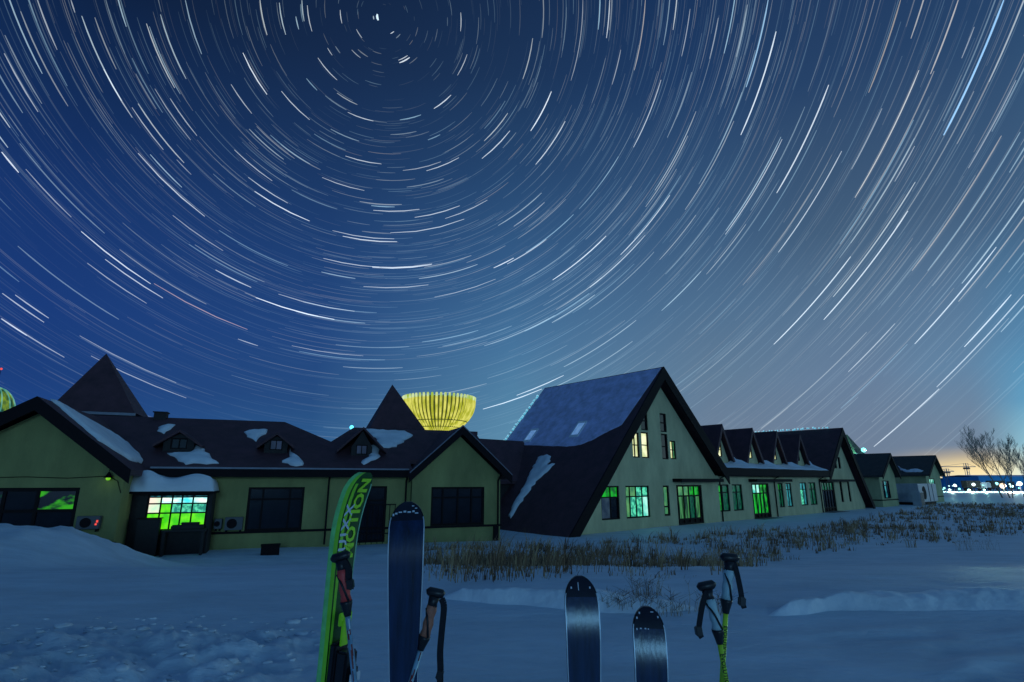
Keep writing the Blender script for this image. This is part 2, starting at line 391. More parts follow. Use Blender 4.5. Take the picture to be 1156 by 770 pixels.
# ------------------------------------------------------------------ sky: star trails round the celestial pole
POLE_EL, POLE_AZ = R(43.73), R(-15.9)
P0 = Vector((math.cos(POLE_EL) * math.sin(POLE_AZ), math.cos(POLE_EL) * math.cos(POLE_AZ), math.sin(POLE_EL)))
PE1 = P0.cross(Vector((0, 0, 1))).normalized(); PE2 = P0.cross(PE1).normalized()
def polar(v):
    v = v.normalized()
    return math.acos(max(-1, min(1, v.dot(P0)))), math.atan2(v.dot(PE2), v.dot(PE1))
def dirp(d, a):
    return P0 * math.cos(d) + (PE1 * math.cos(a) + PE2 * math.sin(a)) * math.sin(d)
def make_sky():
    RAD = 6000.0
    V = []; Fc = []; C = []
    px = 1 / 620
    def trail(d, a0, arc, w, c):
        n = max(3, int(arc * math.sin(d) / R(1.2)) + 2)
        b = len(V)
        for k in range(n + 1):
            a = a0 + arc * k / n
            wk = w * (.55 if k in (0, n) else 1)
            f = 1.0
            V.append(dirp(d - wk / 2, a) * RAD); V.append(dirp(d + wk / 2, a) * RAD)
            C.append(c); C.append(c)
        for k in range(n): Fc.append((b + 2 * k, b + 2 * k + 1, b + 2 * k + 3, b + 2 * k + 2))
    ARC = R(15.2)
    cnt = 0
    tints = [(.50, .82, 1.0), (.62, .88, 1.0), (.75, .94, 1.0), (.88, .97, .95), (1.0, .92, .74)]
    while cnt < 5200:
        d = math.acos(1 - random.random() * (1 - math.cos(R(100)))) if random.random() < .93 else R(2 + 30 * math.sqrt(random.random()))
        a0 = random.uniform(-math.pi, math.pi)
        v = dirp(d, a0 + ARC / 2)
        if v.z < .03 or v.y < .12 or abs(math.atan2(v.x, v.y)) > R(72): continue
        cnt += 1
        mag = random.random()
        b = .014 + .14 * mag ** 2.3
        if mag > .93: b = .18 + .36 * random.random() ** 2
        el = math.asin(v.z); b *= .25 + .75 * float(sst(R(2), R(24), el))
        if v.x < -.35 and v.z < .45: b *= .55
        t = random.choice(tints[:4] if random.random() < .85 else tints)
        if v.x > .35 and random.random() < .25: t = (.98, .95, .84)
        arc = ARC * random.uniform(.92, 1.05) if random.random() < .7 else ARC * random.uniform(.45, .9)
        w = px * (.48 + .24 * mag + .22 * (b > .17))
        trail(d, a0, arc, w, (t[0] * b, t[1] * b, t[2] * b, 1))
    # the brighter trails, each from its two ends in the photograph's sky
    def bright(x0, y0, x1, y1, b, w, t=(.86, .95, 1.0)):
        d0, a0 = polar(ray(x0, y0)); d1, a1 = polar(ray(x1, y1))
        da = (a1 - a0 + math.pi) % (2 * math.pi) - math.pi
        trail((d0 + d1) / 2, a0, da, w * px * .50, (t[0] * b, t[1] * b, t[2] * b, 1))
    k = .5066
    A = [(305, 343, 458, 480, .6, 1.9), (168, 525, 345, 622, .75, 1.9), (232, 580, 365, 662, .6, 1.8), (540, 118, 596, 210, .85, 1.9), (567, 427, 690, 492, .85, 1.9),
         (510, 190, 565, 250, .45, 1.7), (480, 602, 560, 640, .6, 1.9), (570, 663, 745, 712, .8, 1.9), (764, 525, 885, 540, .75, 1.8), (722, 570, 845, 601, .55, 1.6),
         (830, 595, 962, 591, .75, 1.8), (832, 467, 935, 468, .6, 1.7), (924, 483, 1025, 460, .6, 1.7), (992, 487, 1086, 446, .5, 1.6), (870, 517, 1035, 490, .55, 1.7),
         (810, 637, 955, 636, .5, 1.6), (968, 661, 1105, 623, .4, 1.5), (0, 340, 45, 383, .8, 2.2), (0, 120, 93, 247, .4, 2), (225, 155, 300, 260, .45, 1.8),
         (293, 240, 365, 333, .45, 1.7), (388, 477, 495, 562, .35, 1.7), (627, 203, 690, 267, .6, 1.6), (710, 128, 750, 180, .6, 1.5), (967, 242, 1005, 212, .8, 1.8),
         (1075, 355, 1135, 290, .7, 1.9), (897, 374, 985, 366, .4, 1.5), (950, 380, 1023, 352, .6, 1.6), (770, 347, 850, 366, .6, 1.6), (718, 395, 812, 425, .5, 1.5),
         (30, 660, 112, 706, .5, 1.8), (0, 712, 62, 746, .5, 1.8), (342, 633, 552, 733, .4, 1.6, (1, .7, .6)), (620, 656, 790, 693, .45, 1.6), (410, 0, 452, 120, .4, 2, (.6, .85, 1)),
         (345, 198, 425, 312, .35, 1.6), (378, 220, 440, 302, .45, 1.6), (523, 333, 606, 404, .5, 1.6), (555, 393, 640, 455, .5, 1.6), (1100, 597, 1145, 575, .85, 1.9),
         (775, 250, 832, 270, .55, 1.6), (685, 12, 695, 70, .55, 1.5), (757, 22, 763, 52, .6, 1.4), (795, 65, 806, 85, .5, 1.3), (728, 108, 742, 122, .5, 1.3), (890, 140, 913, 128, .85, 2.2),
         (888, 135, 908, 123, .6, 1.5), (783, 112, 804, 128, .35, 1.5), (870, 75, 878, 70, .6, 1.6), (1025, 28, 1028, 70, .55, 1.5), (1038, 120, 1022, 170, .5, 1.5), (733, 203, 752, 178, .0, 1.5),
         (395, 355, 425, 390, .3, 1.5), (190, 590, 330, 672, .4, 1.6), (50, 380, 165, 480, .35, 1.6), (530, 756, 575, 770, .45, 1.6), (155, 0, 170, 28, .35, 1.7), (75, 0, 135, 110, .3, 2)]
    for q in A: bright(q[0] * k, q[1] * k, q[2] * k, q[3] * k, *q[4:])
    B = [(1097, 0, 968, 302, .85, 2.6, (.35, .66, 1)), (585, 70, 520, 303, .85, 2.2, (.85, .95, 1)), (570, 0, 530, 195, .65, 2.3, (.45, .75, 1)), (702, 188, 600, 433, .75, 2.2), (90, 203, 47, 293, .95, 2.1),
         (122, 270, 57, 367, .7, 1.8), (332, 177, 278, 330, .5, 1.8), (353, 433, 248, 570, .65, 1.8), (213, 525, 95, 625, .8, 1.9), (300, 523, 178, 642, .5, 1.7), (605, 310, 480, 523, .5, 1.8),
         (733, 335, 602, 565, .55, 1.7), (755, 570, 590, 770, .7, 1.8), (878, 467, 705, 717, .75, 1.9), (1076, 548, 907, 770, .65, 1.7), (1113, 655, 1015, 775, .7, 1.9), (1000, 0, 935, 165, .45, 1.9, (1, .93, .8)),
         (866, 0, 802, 207, .3, 2.0, (1, .85, .6)), (78, 530, -5, 592, .6, 1.8), (80, 455, 5, 500, .4, 1.6), (222, 0, 214, 85, .6, 1.9), (294, 0, 283, 158, .35, 1.8, (1, .9, .75)), (970, 470, 830, 545, .0, 1.7),
         (1082, 300, 905, 608, .3, 1.9, (1, .9, .75)), (1060, 345, 905, 525, .0, 1.9), (955, 315, 892, 502, .0, 1.5), (650, 405, 500, 500, .0, 1.5), (240, 110, 233, 190, .35, 1.6), (160, 0, 137, 180, .3, 1.6),
         (405, 20, 378, 125, .35, 1.6), (470, 40, 438, 130, .3, 1.5), (820, 240, 768, 380, .35, 1.6), (1030, 60, 1010, 130, .3, 1.7), (1140, 180, 1010, 372, .3, 1.7), (900, 325, 858, 405, .35, 1.7)]
    for q in B:
        if q[4] > 0: bright(576 + q[0] * k, q[1] * k, 576 + q[2] * k, q[3] * k, *q[4:])
    # low stars near the roofs
    for q in [(545, 461, 612, 440, .8, 1.9), (582, 443, 638, 427, .7, 1.9), (604, 449, 633, 441, .3, 1.5), (1062, 440, 985, 503, .55, 1.8), (1150, 330, 1062, 440, .5, 1.7), (1010, 365, 958, 420, .4, 1.6),
              (0, 333, 52, 362, .5, 1.8), (88, 381, 200, 430, .3, 1.6), (100, 405, 212, 446, .35, 1.6), (0, 361, 74, 402, .4, 1.8), (330, 388, 410, 404, .35, 1.5), (375, 262, 445, 268, .5, 1.6), (420, 300, 488, 299, .6, 1.7)]:
        bright(*q)
    bright(426.2, 16, 427, 23, 1.1, 4.0, (.7, .9, 1)); bright(421.6, 18, 422, 22, .5, 2.0, (.7, .9, 1))
    me = D.meshes.new('sky'); me.from_pydata([tuple(v) for v in V], [], Fc)
    at = me.color_attributes.new('star', 'FLOAT_COLOR', 'POINT')
    at.data.foreach_set('color', np.array(C, dtype=np.float32).ravel())
    m = D.materials.new('starlight'); m.use_nodes = True; t = m.node_tree; t.nodes.clear()
    a = t.nodes.new('ShaderNodeAttribute'); a.attribute_name = 'star'
    e = t.nodes.new('ShaderNodeEmission'); t.links.new(a.outputs['Color'], e.inputs[0]); e.inputs[1].default_value = 1.0
    tr = t.nodes.new('ShaderNodeBsdfTransparent'); s = t.nodes.new('ShaderNodeAddShader')
    t.links.new(tr.outputs[0], s.inputs[0]); t.links.new(e.outputs[0], s.inputs[1])
    o = t.nodes.new('ShaderNodeOutputMaterial'); t.links.new(s.outputs[0], o.inputs[0])
    m.cycles.emission_sampling = 'NONE'
    me.materials.append(m); me.update()
    ob = D.objects.new('sky', me); col.objects.link(ob); ob.location = (0, 0, CAMZ)
    tag(ob, kind='structure')
make_sky()

# ------------------------------------------------------------------ building helpers
def facade(mb, outer, holes, y, depth=.22, m=0):
    loops = [[Vector((s, y, z)) for s, z in outer]]
    for (a, b, c, d) in holes:
        loops.append([Vector((a, y, b)), Vector((a, y, d)), Vector((c, y, d)), Vector((c, y, b))])
    flat = [v for l in loops for v in l]
    mb.add(flat, [tuple(t) for t in tessellate_polygon(loops)], m)
    for l in loops[1:]:
        back = [v + Vector((0, depth, 0)) for v in l]
        for i in range(4):
            mb.quad(l[i], l[(i + 1) % 4], back[(i + 1) % 4], back[i], m)
def window(parent, rect, y, vb=(), hb=(), cells=None, default=None, fw=.09, inset=.05, name='window', extra=()):
    """frame with bars and panes, set into the opening; vb / hb are bar positions as fractions, cells {(col,row): material}"""
    s0, z0, s1, z1 = rect
    w, h = s1 - s0, z1 - z0
    default = default or M['glass']
    f = MB(); y0, y1 = y + inset, y + inset + .08
    f.box(s0, s0 + fw, y0, y1, z0, z1); f.box(s1 - fw, s1, y0, y1, z0, z1)
    f.box(s0 + fw, s1 - fw, y0, y1, z0, z0 + fw); f.box(s0 + fw, s1 - fw, y0, y1, z1 - fw, z1)
    xs = [s0 + fw] + [s0 + w * v for v in vb] + [s1 - fw]
    zs = [z0 + fw] + [z0 + h * v for v in hb] + [z1 - fw]
    for v in vb: f.box(s0 + w * v - fw * .4, s0 + w * v + fw * .4, y0 + .01, y1 - .01, z0 + fw, z1 - fw)
    for v in hb: f.box(s0 + fw, s1 - fw, y0 + .014, y1 - .014, z0 + h * v - fw * .4, z0 + h * v + fw * .4)
    for (a, b, c, d, wd) in extra:
        f.box(s0 + w * a - wd / 2, s0 + w * c + wd / 2, y0 + .02, y1 - .02, z0 + h * b - wd / 2, z0 + h * d + wd / 2)
    fo = f.build(name, M['frame'], parent)
    mats = []; p = MB()
    for i in range(len(xs) - 1):
        for j in range(len(zs) - 1):
            mm = (cells or {}).get((i, j), default)
            if mm not in mats: mats.append(mm)
            p.quad((xs[i], y1 - .005, zs[j]), (xs[i + 1], y1 - .005, zs[j]), (xs[i + 1], y1 - .005, zs[j + 1]), (xs[i], y1 - .005, zs[j + 1]), mats.index(mm))
    p.build('pane', mats, fo)
    return fo

def snow_sheet(frame, pts, plane, parent, name='snow_patch', th=.11, m=None):
    """an irregular sheet of snow lying on a roof plane (outline in pixels)"""
    q = [frame.pick(x, y, *plane) for x, y in pts]
    a, b, c = [Vector(p) for p in plane]
    n = (b - a).cross(c - a).normalized()
    if n.z < 0: n = -n
    # round and roughen the outline
    out = []
    for i in range(len(q)):
        p0, p1 = q[i], q[(i + 1) % len(q)]
        e = p1 - p0; k = max(1, int(e.length / .22))
        side = n.cross(e).normalized() if e.length > .01 else Vector((0, 0, 0))
        for j in range(k):
            out.append(p0 + e * (j / k) + side * random.uniform(-.09, .09) + n * .02)
    bm = bmesh.new()
    bv = [bm.verts.new(p) for p in out]
    for t in tessellate_polygon([out]):
        try: bm.faces.new([bv[i] for i in t])
        except ValueError: pass
    for _ in range(5):
        le = [e for e in bm.edges if not e.is_boundary and e.calc_length() > .22]
        if not le: break
        bmesh.ops.subdivide_edges(bm, edges=le, cuts=1); bmesh.ops.triangulate(bm, faces=bm.faces)
    seg = [(np.array(out[i]), np.array(out[(i + 1) % len(out)])) for i in range(len(out))]
    A_ = np.array([q_[0] for q_ in seg]); B_ = np.array([q_[1] for q_ in seg]); AB = B_ - A_; LL = (AB * AB).sum(1) + 1e-9
    base = []
    for v in bm.verts:
        p = np.array(v.co); t_ = np.clip(((p - A_) * AB).sum(1) / LL, 0, 1)
        d_ = float(np.sqrt((((A_ + AB * t_[:, None]) - p) ** 2).sum(1).min()))
        k_ = 1 - (1 - min(1, d_ / .28)) ** 2.2
        base.append(n * (k_ * th * (1 + .5 * float(vnoise(np.array([p[0] * 2.3]), np.array([p[1] * 2.3 + p[2]]), 17)[0])) + .02))
    for v, o_ in zip(list(bm.verts), base): v.co += o_
    be = [e for e in bm.edges if e.is_boundary]
    r_ = bmesh.ops.extrude_edge_only(bm, edges=be)
    for v in [g for g in r_['geom'] if isinstance(g, bmesh.types.BMVert)]: v.co -= n * .05
    bmesh.ops.recalc_face_normals(bm, faces=bm.faces)
    me = D.meshes.new(name); bm.to_mesh(me); bm.free()
    me.polygons.foreach_set('use_smooth', [True] * len(me.polygons)); me.materials.append(m or M['snow_roof']); me.update()
    o = D.objects.new(name, me); col.objects.link(o); o.parent = parent
    return o

def barge(mb, p, q, y0, y1, h, m=0):
    """board under a rake from p=(s,z) to q, vertical height h"""
    mb.slab([(p[0], y0, p[1]), (q[0], y0, q[1]), (q[0], y0, q[1] - h), (p[0], y0, p[1] - h)], (0, y1 - y0, 0), m)

# ------------------------------------------------------------------ LODGE, the long building on the left
lodge = empty('lodge', FA.w(0, 0, 0), FA.rz, 'long yellow lodge with snow-patched dark roof, small dormers and a glowing green porch window', 'lodge')
EZ = 3.55; SL = .53
def az(y): return EZ + SL * (y + .5)
# walls
w = MB()
facade(w, [(-3.0, -.5), (9.1, -.5), (9.1, 3.5), (-3.0, 3.5)], [(1.5, .78, 3.93, 2.72), (6.1, .1, 7.82, 2.75)], 0)
facade(w, [(9.0, -.5), (13.75, -.5), (13.75, 3.3), (11.4, 5.36), (9.0, 3.3)], [(10.0, .8, 12.86, 2.70)], -.35)
w.quad((9.0, -.35, -.5), (9.0, 0, -.5), (9.0, 0, 3.4), (9.0, -.35, 3.4)); w.quad((13.75, -.35, -.5), (13.75, 9, -.5), (13.75, 9, 3.3), (13.75, -.35, 3.3))
facade(w, [(-9.6, -.5), (-2.75, -.5), (-2.75, 3.35), (-5.7, 5.55), (-9.6, 2.9)], [(-8.6, 1.05, -4.1, 2.76)], -3.0)
w.quad((-2.75, -3.0, -.5), (-2.75, .0, -.5), (-2.75, .0, 3.5), (-2.75, -3.0, 3.35))
w.quad((-9.6, -3, -.5), (-9.6, 9, -.5), (-9.6, 9, 2.9), (-9.6, -3, 2.9)); w.quad((-9.6, 9, -.5), (13.75, 9, -.5), (13.75, 9, 3.5), (-9.6, 9, 3.5))
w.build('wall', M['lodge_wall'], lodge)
# plinth band
b = MB()
b.box(.2, 8.98, -.07, .003, .70, .80); b.box(8.93, 13.82, -.42, -.347, .70, .80); b.box(-9.6, -2.68, -3.07, -2.997, .70, .78)
b.box(13.35, 13.6, -.52, -.42, .0, .72)
b.build('plinth_band', M['trim'], lodge)
# roof
r = MB()
r.slab([(-9.9, -.5, EZ), (8.95, -.5, EZ), (8.95, .5, az(.5)), (13.7, .5, az(.5)), (13.7, 4.1, az(4.1)), (6.4, 4.1, az(4.1)), (5.1, 2.3, az(2.3)), (2.7, 4.5, az(4.5)), (-9.9, 4.5, az(4.5))], (0, 0, -.22))
r.slab([(2.7, 4.5, az(4.5)), (5.1, 2.3, az(2.3)), (5.1, 6.7, az(2.3))], (0, 0, -.2)); r.slab([(6.4, 4.1, az(4.1)), (5.1, 2.3, az(2.3)), (5.1, 6.3, az(2.3))], (0, 0, -.2))
r.slab([(-9.9, 4.5, az(4.5)), (2.7, 4.5, az(4.5)), (5.1, 6.7, az(2.3)), (5.1, 9.5, EZ), (-9.9, 9.5, EZ)], (0, 0, -.2))
r.slab([(6.4, 4.1, az(4.1)), (13.9, 4.1, az(4.1)), (13.9, 9.5, EZ - .3), (5.1, 9.5, EZ - .3), (5.1, 6.3, az(2.3))], (0, 0, -.2))
# left gable wing roof
GL = [(-5.75, 6.03), (-2.45, 3.42), (-10.2, 3.0)]
r.slab([(-5.75, -3.6, 6.03), (-2.45, -3.6, 3.42), (-2.45, 1.0, 3.42), (-5.75, 4.4, 6.03)], (0, 0, -.22))
r.slab([(-5.75, -3.6, 6.03), (-10.2, -3.6, 3.0), (-10.2, 4.4, 3.0), (-5.75, 4.4, 6.03)], (0, 0, -.22))
# right gable wing roof
GR = [(11.42, 5.78), (8.72, 3.36), (14.2, 3.28)]
r.slab([(11.42, -.9, 5.78), (8.72, -.9, 3.36), (8.72, .2, 3.36), (11.42, 4.1, 5.78)], (0, 0, -.2))
r.slab([(11.42, -.9, 5.78), (14.2, -.9, 3.28), (14.2, 4.1, 3.28), (11.42, 4.1, 5.78)], (0, 0, -.2))
lroof = r.build('roof', M['roof'], lodge)
f = MB()
f.box(-2.4, 8.75, -.62, -.503, 3.18, 3.52)
f.box(-2.4, 8.75, -.503, -.003, 3.18, 3.24)
barge(f, GL[0], GL[1], -3.68, -3.605, .52); barge(f, GL[0], GL[2], -3.68, -3.605, .52)
barge(f, GR[0], GR[1], -.98, -.905, .42); barge(f, GR[0], GR[2], -.98, -.905, .42)
f.build('fascia', M['trim'], lodge)
e = MB()
e.box(-2.4, 8.75, -.66, -.56, 3.524, 3.60)
e.slab([(8.72, -1.0, 3.365), (11.42, -1.0, 5.785), (11.42, -1.0, 5.85), (8.72, -1.0, 3.43)], (0, .1, 0))
e.slab([(14.2, -1.0, 3.285), (11.42, -1.0, 5.785), (11.42, -1.0, 5.85), (14.2, -1.0, 3.35)], (0, .1, 0))
e.build('drip_edge', M['drip'], lodge)
PLA = ((0, -.5, EZ), (1, -.5, EZ), (0, 4.5, az(4.5)))
PGL = ((-5.75, -3.6, 6.03), (-2.45, -3.6, 3.42), (-2.45, 1, 3.42))
PGR = ((11.42, -.9, 5.78), (8.72, -.9, 3.36), (8.72, .2, 3.36))
for pts, pl in [
    ([(177, 487), (181, 481), (197, 480), (195.7, 483), (185.7, 490)], PLA),
    ([(188.6, 512), (217, 511.4), (220, 500.6), (227, 505.7), (235.7, 513), (247, 523.4), (211.4, 524.3), (198.6, 518.6)], PLA),
    ([(276.6, 488.6), (281.4, 485.7), (302.9, 485.7), (298.6, 490), (290, 498.6), (282.9, 495.7)], PLA),
    ([(317, 520), (324.9, 517), (325.7, 505.7), (331.4, 513), (343, 521.4), (341.4, 526.3), (327, 525.7)], PLA),
    ([(409.3, 485.6), (427, 485.7), (455.7, 487.2), (465, 491.4), (455.7, 499.3), (447, 504.3), (430, 507), (427.9, 510), (429.3, 515.7), (417, 522.9), (410, 525), (408.6, 520), (416.4, 515.7), (415.7, 504.3), (427, 501.4), (422.9, 494.3)], PLA),
    ([(451.4, 520), (455.7, 510), (468.6, 496.4), (470.5, 497), (462.9, 507), (454, 520)], PGR),
    ([(57.4, 451.5), (72.6, 459), (101, 476), (135, 496.5), (159, 510), (169, 521), (155.4, 523.2), (145, 518.5), (111.5, 498), (84.5, 474.6)], PGL)]:
    snow_sheet(FA, pts, pl, lroof)
# dormers
def lodge_dormer(sx, y0, zb, zt, hw, pane, wr=.62):
    d = empty('dormer', (0, 0, 0)); d.parent = lodge
    m = MB(); ww = hw * wr
    facade(m, [(sx - ww, zb - .35), (sx + ww, zb - .35), (sx + ww, zb + .4), (sx, zt - .18), (sx - ww, zb + .4)], [(sx - ww * .55, zb + .02, sx + ww * .55, zb + .52)], y0, .12)
    yb = (zb + .4 - EZ) / SL - .5
    for sg in (-1, 1): m.quad((sx + sg * ww, y0, zb - .3), (sx + sg * ww, yb + .6, zb - .3), (sx + sg * ww, yb + .6, zb + .42), (sx + sg * ww, y0, zb + .42))
    m.build('wall', M['dark_wall'], d)
    m = MB(); yr = (zt - EZ) / SL - .4
    for sg in (-1, 1):
        m.slab([(sx, y0 - .25, zt), (sx + sg * hw, y0 - .25, zb + .2), (sx + sg * hw, y0 + 1.2, zb + .2), (sx, yr, zt)], (0, 0, -.12))
    m.build('roof', M['roof'], d)
    window(d, (sx - ww * .55, zb + .02, sx + ww * .55, zb + .52), y0, fw=.05, inset=.03, vb=(.5,), default=pane)
lodge_dormer(-1.72, .95, 4.42, 5.32, 1.0, M['dim_glass'])
lodge_dormer(2.45, .95, 4.45, 5.32, .85, DUSK)
lodge_dormer(6.55, .85, 4.30, 5.72, 1.25, DUSK, .42)
# chimney stubs on the ridge
ch = MB(); ch.box(-3.55, -3.0, 4.2, 4.8, 6.0, 6.42); ch.box(-3.6, -2.95, 4.13, 4.87, 6.42, 6.47); ch.build('chimney', M['dark_wall'], lroof)
# windows and door
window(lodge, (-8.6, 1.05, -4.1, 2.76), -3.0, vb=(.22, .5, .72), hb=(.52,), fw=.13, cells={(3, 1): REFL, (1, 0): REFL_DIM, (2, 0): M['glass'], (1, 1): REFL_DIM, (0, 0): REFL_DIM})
window(lodge, (1.5, .78, 3.93, 2.72), 0, vb=(.26, .74), hb=(.72,), fw=.1)
window(lodge, (10.0, .8, 12.86, 2.70), -.35, vb=(.22, .5, .76), hb=(.72,), fw=.1)
dr = window(lodge, (6.1, .1, 7.82, 2.75), 0, vb=(.5,), hb=(.74,), fw=.1, name='door')
g = MB()
for i in range(9):
    x = 6.05 + i * .27
    g.box(x, x + .03, -.3, -.27, .05, 1.9)
g.box(6.0, 8.25, -.305, -.265, 1.85, 1.9); g.box(6.0, 8.25, -.305, -.265, .5, .55)
g.build('door_grille', M['frame'], lodge)
for s_, y_ in ((5.0, -.09), (8.75, -.09), (13.6, -.44)):
    m = MB(); m.tube([(s_, y_ - .42, 3.3), (s_, y_, 3.0), (s_, y_, .1)], .045, 8); m.build('downpipe', M['trim'], lodge)
m = MB(); m.tube([(-9.5, -3.03, 3.02)] + [(-9.5 + 6.2 * t_, -3.03, 3.02 + .16 * t_ - .05 * math.sin(t_ * 9.4)) for t_ in (.2, .4, .6, .8, 1)] + [(-2.95, -3.04, 3.0), (-2.78, -3.04, 2.55)], .014, 5); m.build('cable', M['trim'], lodge)
# porch with the lit window
p = MB()
facade(p, [(-2.74, -.5), (.2, -.5), (.2, 2.5), (-2.74, 2.5)], [(-2.2, 1.0, .05, 2.46)], -1.3, .1)
p.quad((.2, -1.3, -.5), (.2, -.003, -.5), (.2, -.003, 2.5), (.2, -1.3, 2.5)); p.quad((-2.74, -1.3, -.5), (-2.74, -.003, -.5), (-2.74, -.003, 2.5), (-2.74, -1.3, 2.5))
p.build('porch_wall', M['dark_wall'], lodge)
c = MB(); c.box(-3.05, .32, -1.9, -.004, 2.5, 2.58); canopy = c.build('porch_canopy', M['trim'], lodge)
# deep snow on the canopy
c = MB(); ns, ny = 40, 14; g0 = []
for j in range(ny + 1):
    for i in range(ns + 1):
        u, v = i / ns, j / ny
        s_ = -3.02 + 3.3 * u; y_ = -1.88 + 1.86 * v
        edge = min(1, (min(u, 1 - u) / .06)) ** .5 * min(1, v / .22 + .35)
        prof = .50 + .36 * math.exp(-((u - .24) / .17) ** 2) + .2 * math.exp(-((u - .75) / .22) ** 2)
        g0.append((s_, y_, 2.584 + prof * max(edge, .02) * (.93 + .1 * math.sin(9 * u + 3 * v))))
c.add(g0, [(j * (ns + 1) + i, j * (ns + 1) + i + 1, (j + 1) * (ns + 1) + i + 1, (j + 1) * (ns + 1) + i) for j in range(ny) for i in range(ns)])
for i in range(ns):
    a, b2 = g0[i], g0[i + 1]; c.quad((a[0], a[1], 2.584), (b2[0], b2[1], 2.584), b2, a)
for j in range(ny):
    for i in (0, ns):
        a, b2 = g0[j * (ns + 1) + i], g0[(j + 1) * (ns + 1) + i]; c.quad((a[0], a[1], 2.584), (b2[0], b2[1], 2.584), b2, a)
c.build('canopy_snow', M['snow_roof'], canopy, smooth=True)
window(lodge, (-2.2, 1.0, .05, 2.46), -1.3, vb=(.22, .40, .56, .74), hb=(.48, .74, .92), fw=.07, inset=.02, name='porch_window',
       cells={(i, j): (WHITE if j == 2 and i else PINK if (i == 0 and j in (1, 2)) else TEALBLUE if j == 3 else (TEAL if j == 1 and i > 1 else LIME) if j == 1 else LIME) for i in range(5) for j in range(4)})

# things by the lodge
def to_a(s, y): return FA.w(s, y, 0)
def ac_unit(s, y, z, wd, ht, label, red=False):
    o = empty('air_conditioner', FA.w(s, y, z), FA.rz, label, 'air conditioner')
    m = MB(); m.box(0, wd, -.32, -.03, 0, ht); m.build('casing', M['ac'], o, bevel=.015)
    m = MB()
    rr_ = min(wd, ht) * .38
    m.tube([(wd * .4, -.335, ht / 2), (wd * .4, -.322, ht / 2)], rr_, 20); m.build('fan_grille', M['trim'], o)
    for bx_ in (.05, wd - .1):
        m = MB(); m.box(bx_, bx_ + .05, -.3, 0, -.1, -.003); m.build('bracket', M['trim'], o)
    if red:
        m = MB(); m.box(wd * .86, wd * .94, -.345, -.322, ht * .50, ht * .68); m.box(wd * .82, wd * .90, -.345, -.322, ht * .30, ht * .44); m.build('indicator_light', RED, o)
M['ac'] = mat('ac_casing', (.07, .07, .08), .5, noise=.15)
RED = lit('red_indicator', (255, 60, 50), (255, 90, 80), 1.0)
ac_unit(-3.95, -3.0, 1.28, .72, .46, 'dark outdoor air conditioner with a red light on the gable wall by the mound', True)
ac_unit(1.0 - .72, 0, .95, .3, .42, 'small round-fronted unit on the yellow wall next to the porch')
ac_unit(.70, 0, .88, .72, .55, 'grey outdoor air conditioner on the yellow wall left of the dark window')
lamp = empty('wall_lamp', FA.w(-3.22, -3.0, 3.02), FA.rz, 'small glowing yellow-green lamp hanging on the left gable wall', 'lamp')
m = MB(); m.tube([(0, 0, .38), (0, -.18, .42), (0, -.22, .34)], .02, 6); m.build('arm', M['trim'], lamp)
m = MB(); m.lathe([(.03, .32), (.05, .26), (.15, .1)], 14, (0, -.22, 0)); m.build('shade', M['trim'], lamp)
m = MB(); m.lathe([(.0, .17), (.06, .14), (.085, .06), (.05, .01), (0, -.0)], 12, (0, -.22, 0)); m.build('bulb_or_bead', lit('lamp_glow', (150, 225, 50), (110, 200, 30), .9), lamp, smooth=True)
ld = D.lights.new('lamp_light', 'POINT'); ld.energy = .5; ld.color = (.6, 1, .25); ld.shadow_soft_size = .12
lo = D.objects.new('lamp_light', ld); col.objects.link(lo); lo.parent = lamp; lo.location = (0, -.4, -.1)
# silhouettes before the porch window
bx = empty('crate', FA.w(-2.35, -1.75, 0), FA.rz, 'tall dark crate standing before the left end of the glowing green porch window', 'crate')
m = MB(); m.box(0, .80, 0, .38, 0, 1.5); m.build('body', M['dark_wall'], bx, bevel=.02)
m = MB(); m.box(-.03, .83, -.03, .41, 1.503, 1.54); m.build('lid', M['trim'], bx)
bx = empty('bench', FA.w(-1.45, -1.8, 0), FA.rz, 'low dark bench with heaped top under the glowing green porch window', 'bench')
m = MB(); m.box(0, 1.6, 0, .4, .98, 1.06); m.build('seat', M['dark_wall'], bx)
m = MB(); m.box(.3, 1.5, .05, .35, 1.063, 1.24); m.box(.62, 1.35, .08, .3, 1.243, 1.34); m.build('covered_load', M['dark_wall'], bx, bevel=.04)
for k in (0.05, 1.45):
    m = MB(); m.box(k, k + .1, .02, .38, 0, .977); m.build('leg', M['dark_wall'], bx)
q = at_depth(305, 622, 24.6)
bx = empty('wooden_box', (q.x, q.y, T(q.x, q.y)), FA.rz, 'small dark box lying on the snow below the dark lodge window', 'box')
m = MB(); m.box(-.36, .36, -.25, .25, -.05, .36); m.build('body', M['trim'], bx, bevel=.015)
m = MB(); m.box(-.38, .38, -.27, .27, .363, .40); m.build('lid', M['trim'], bx)

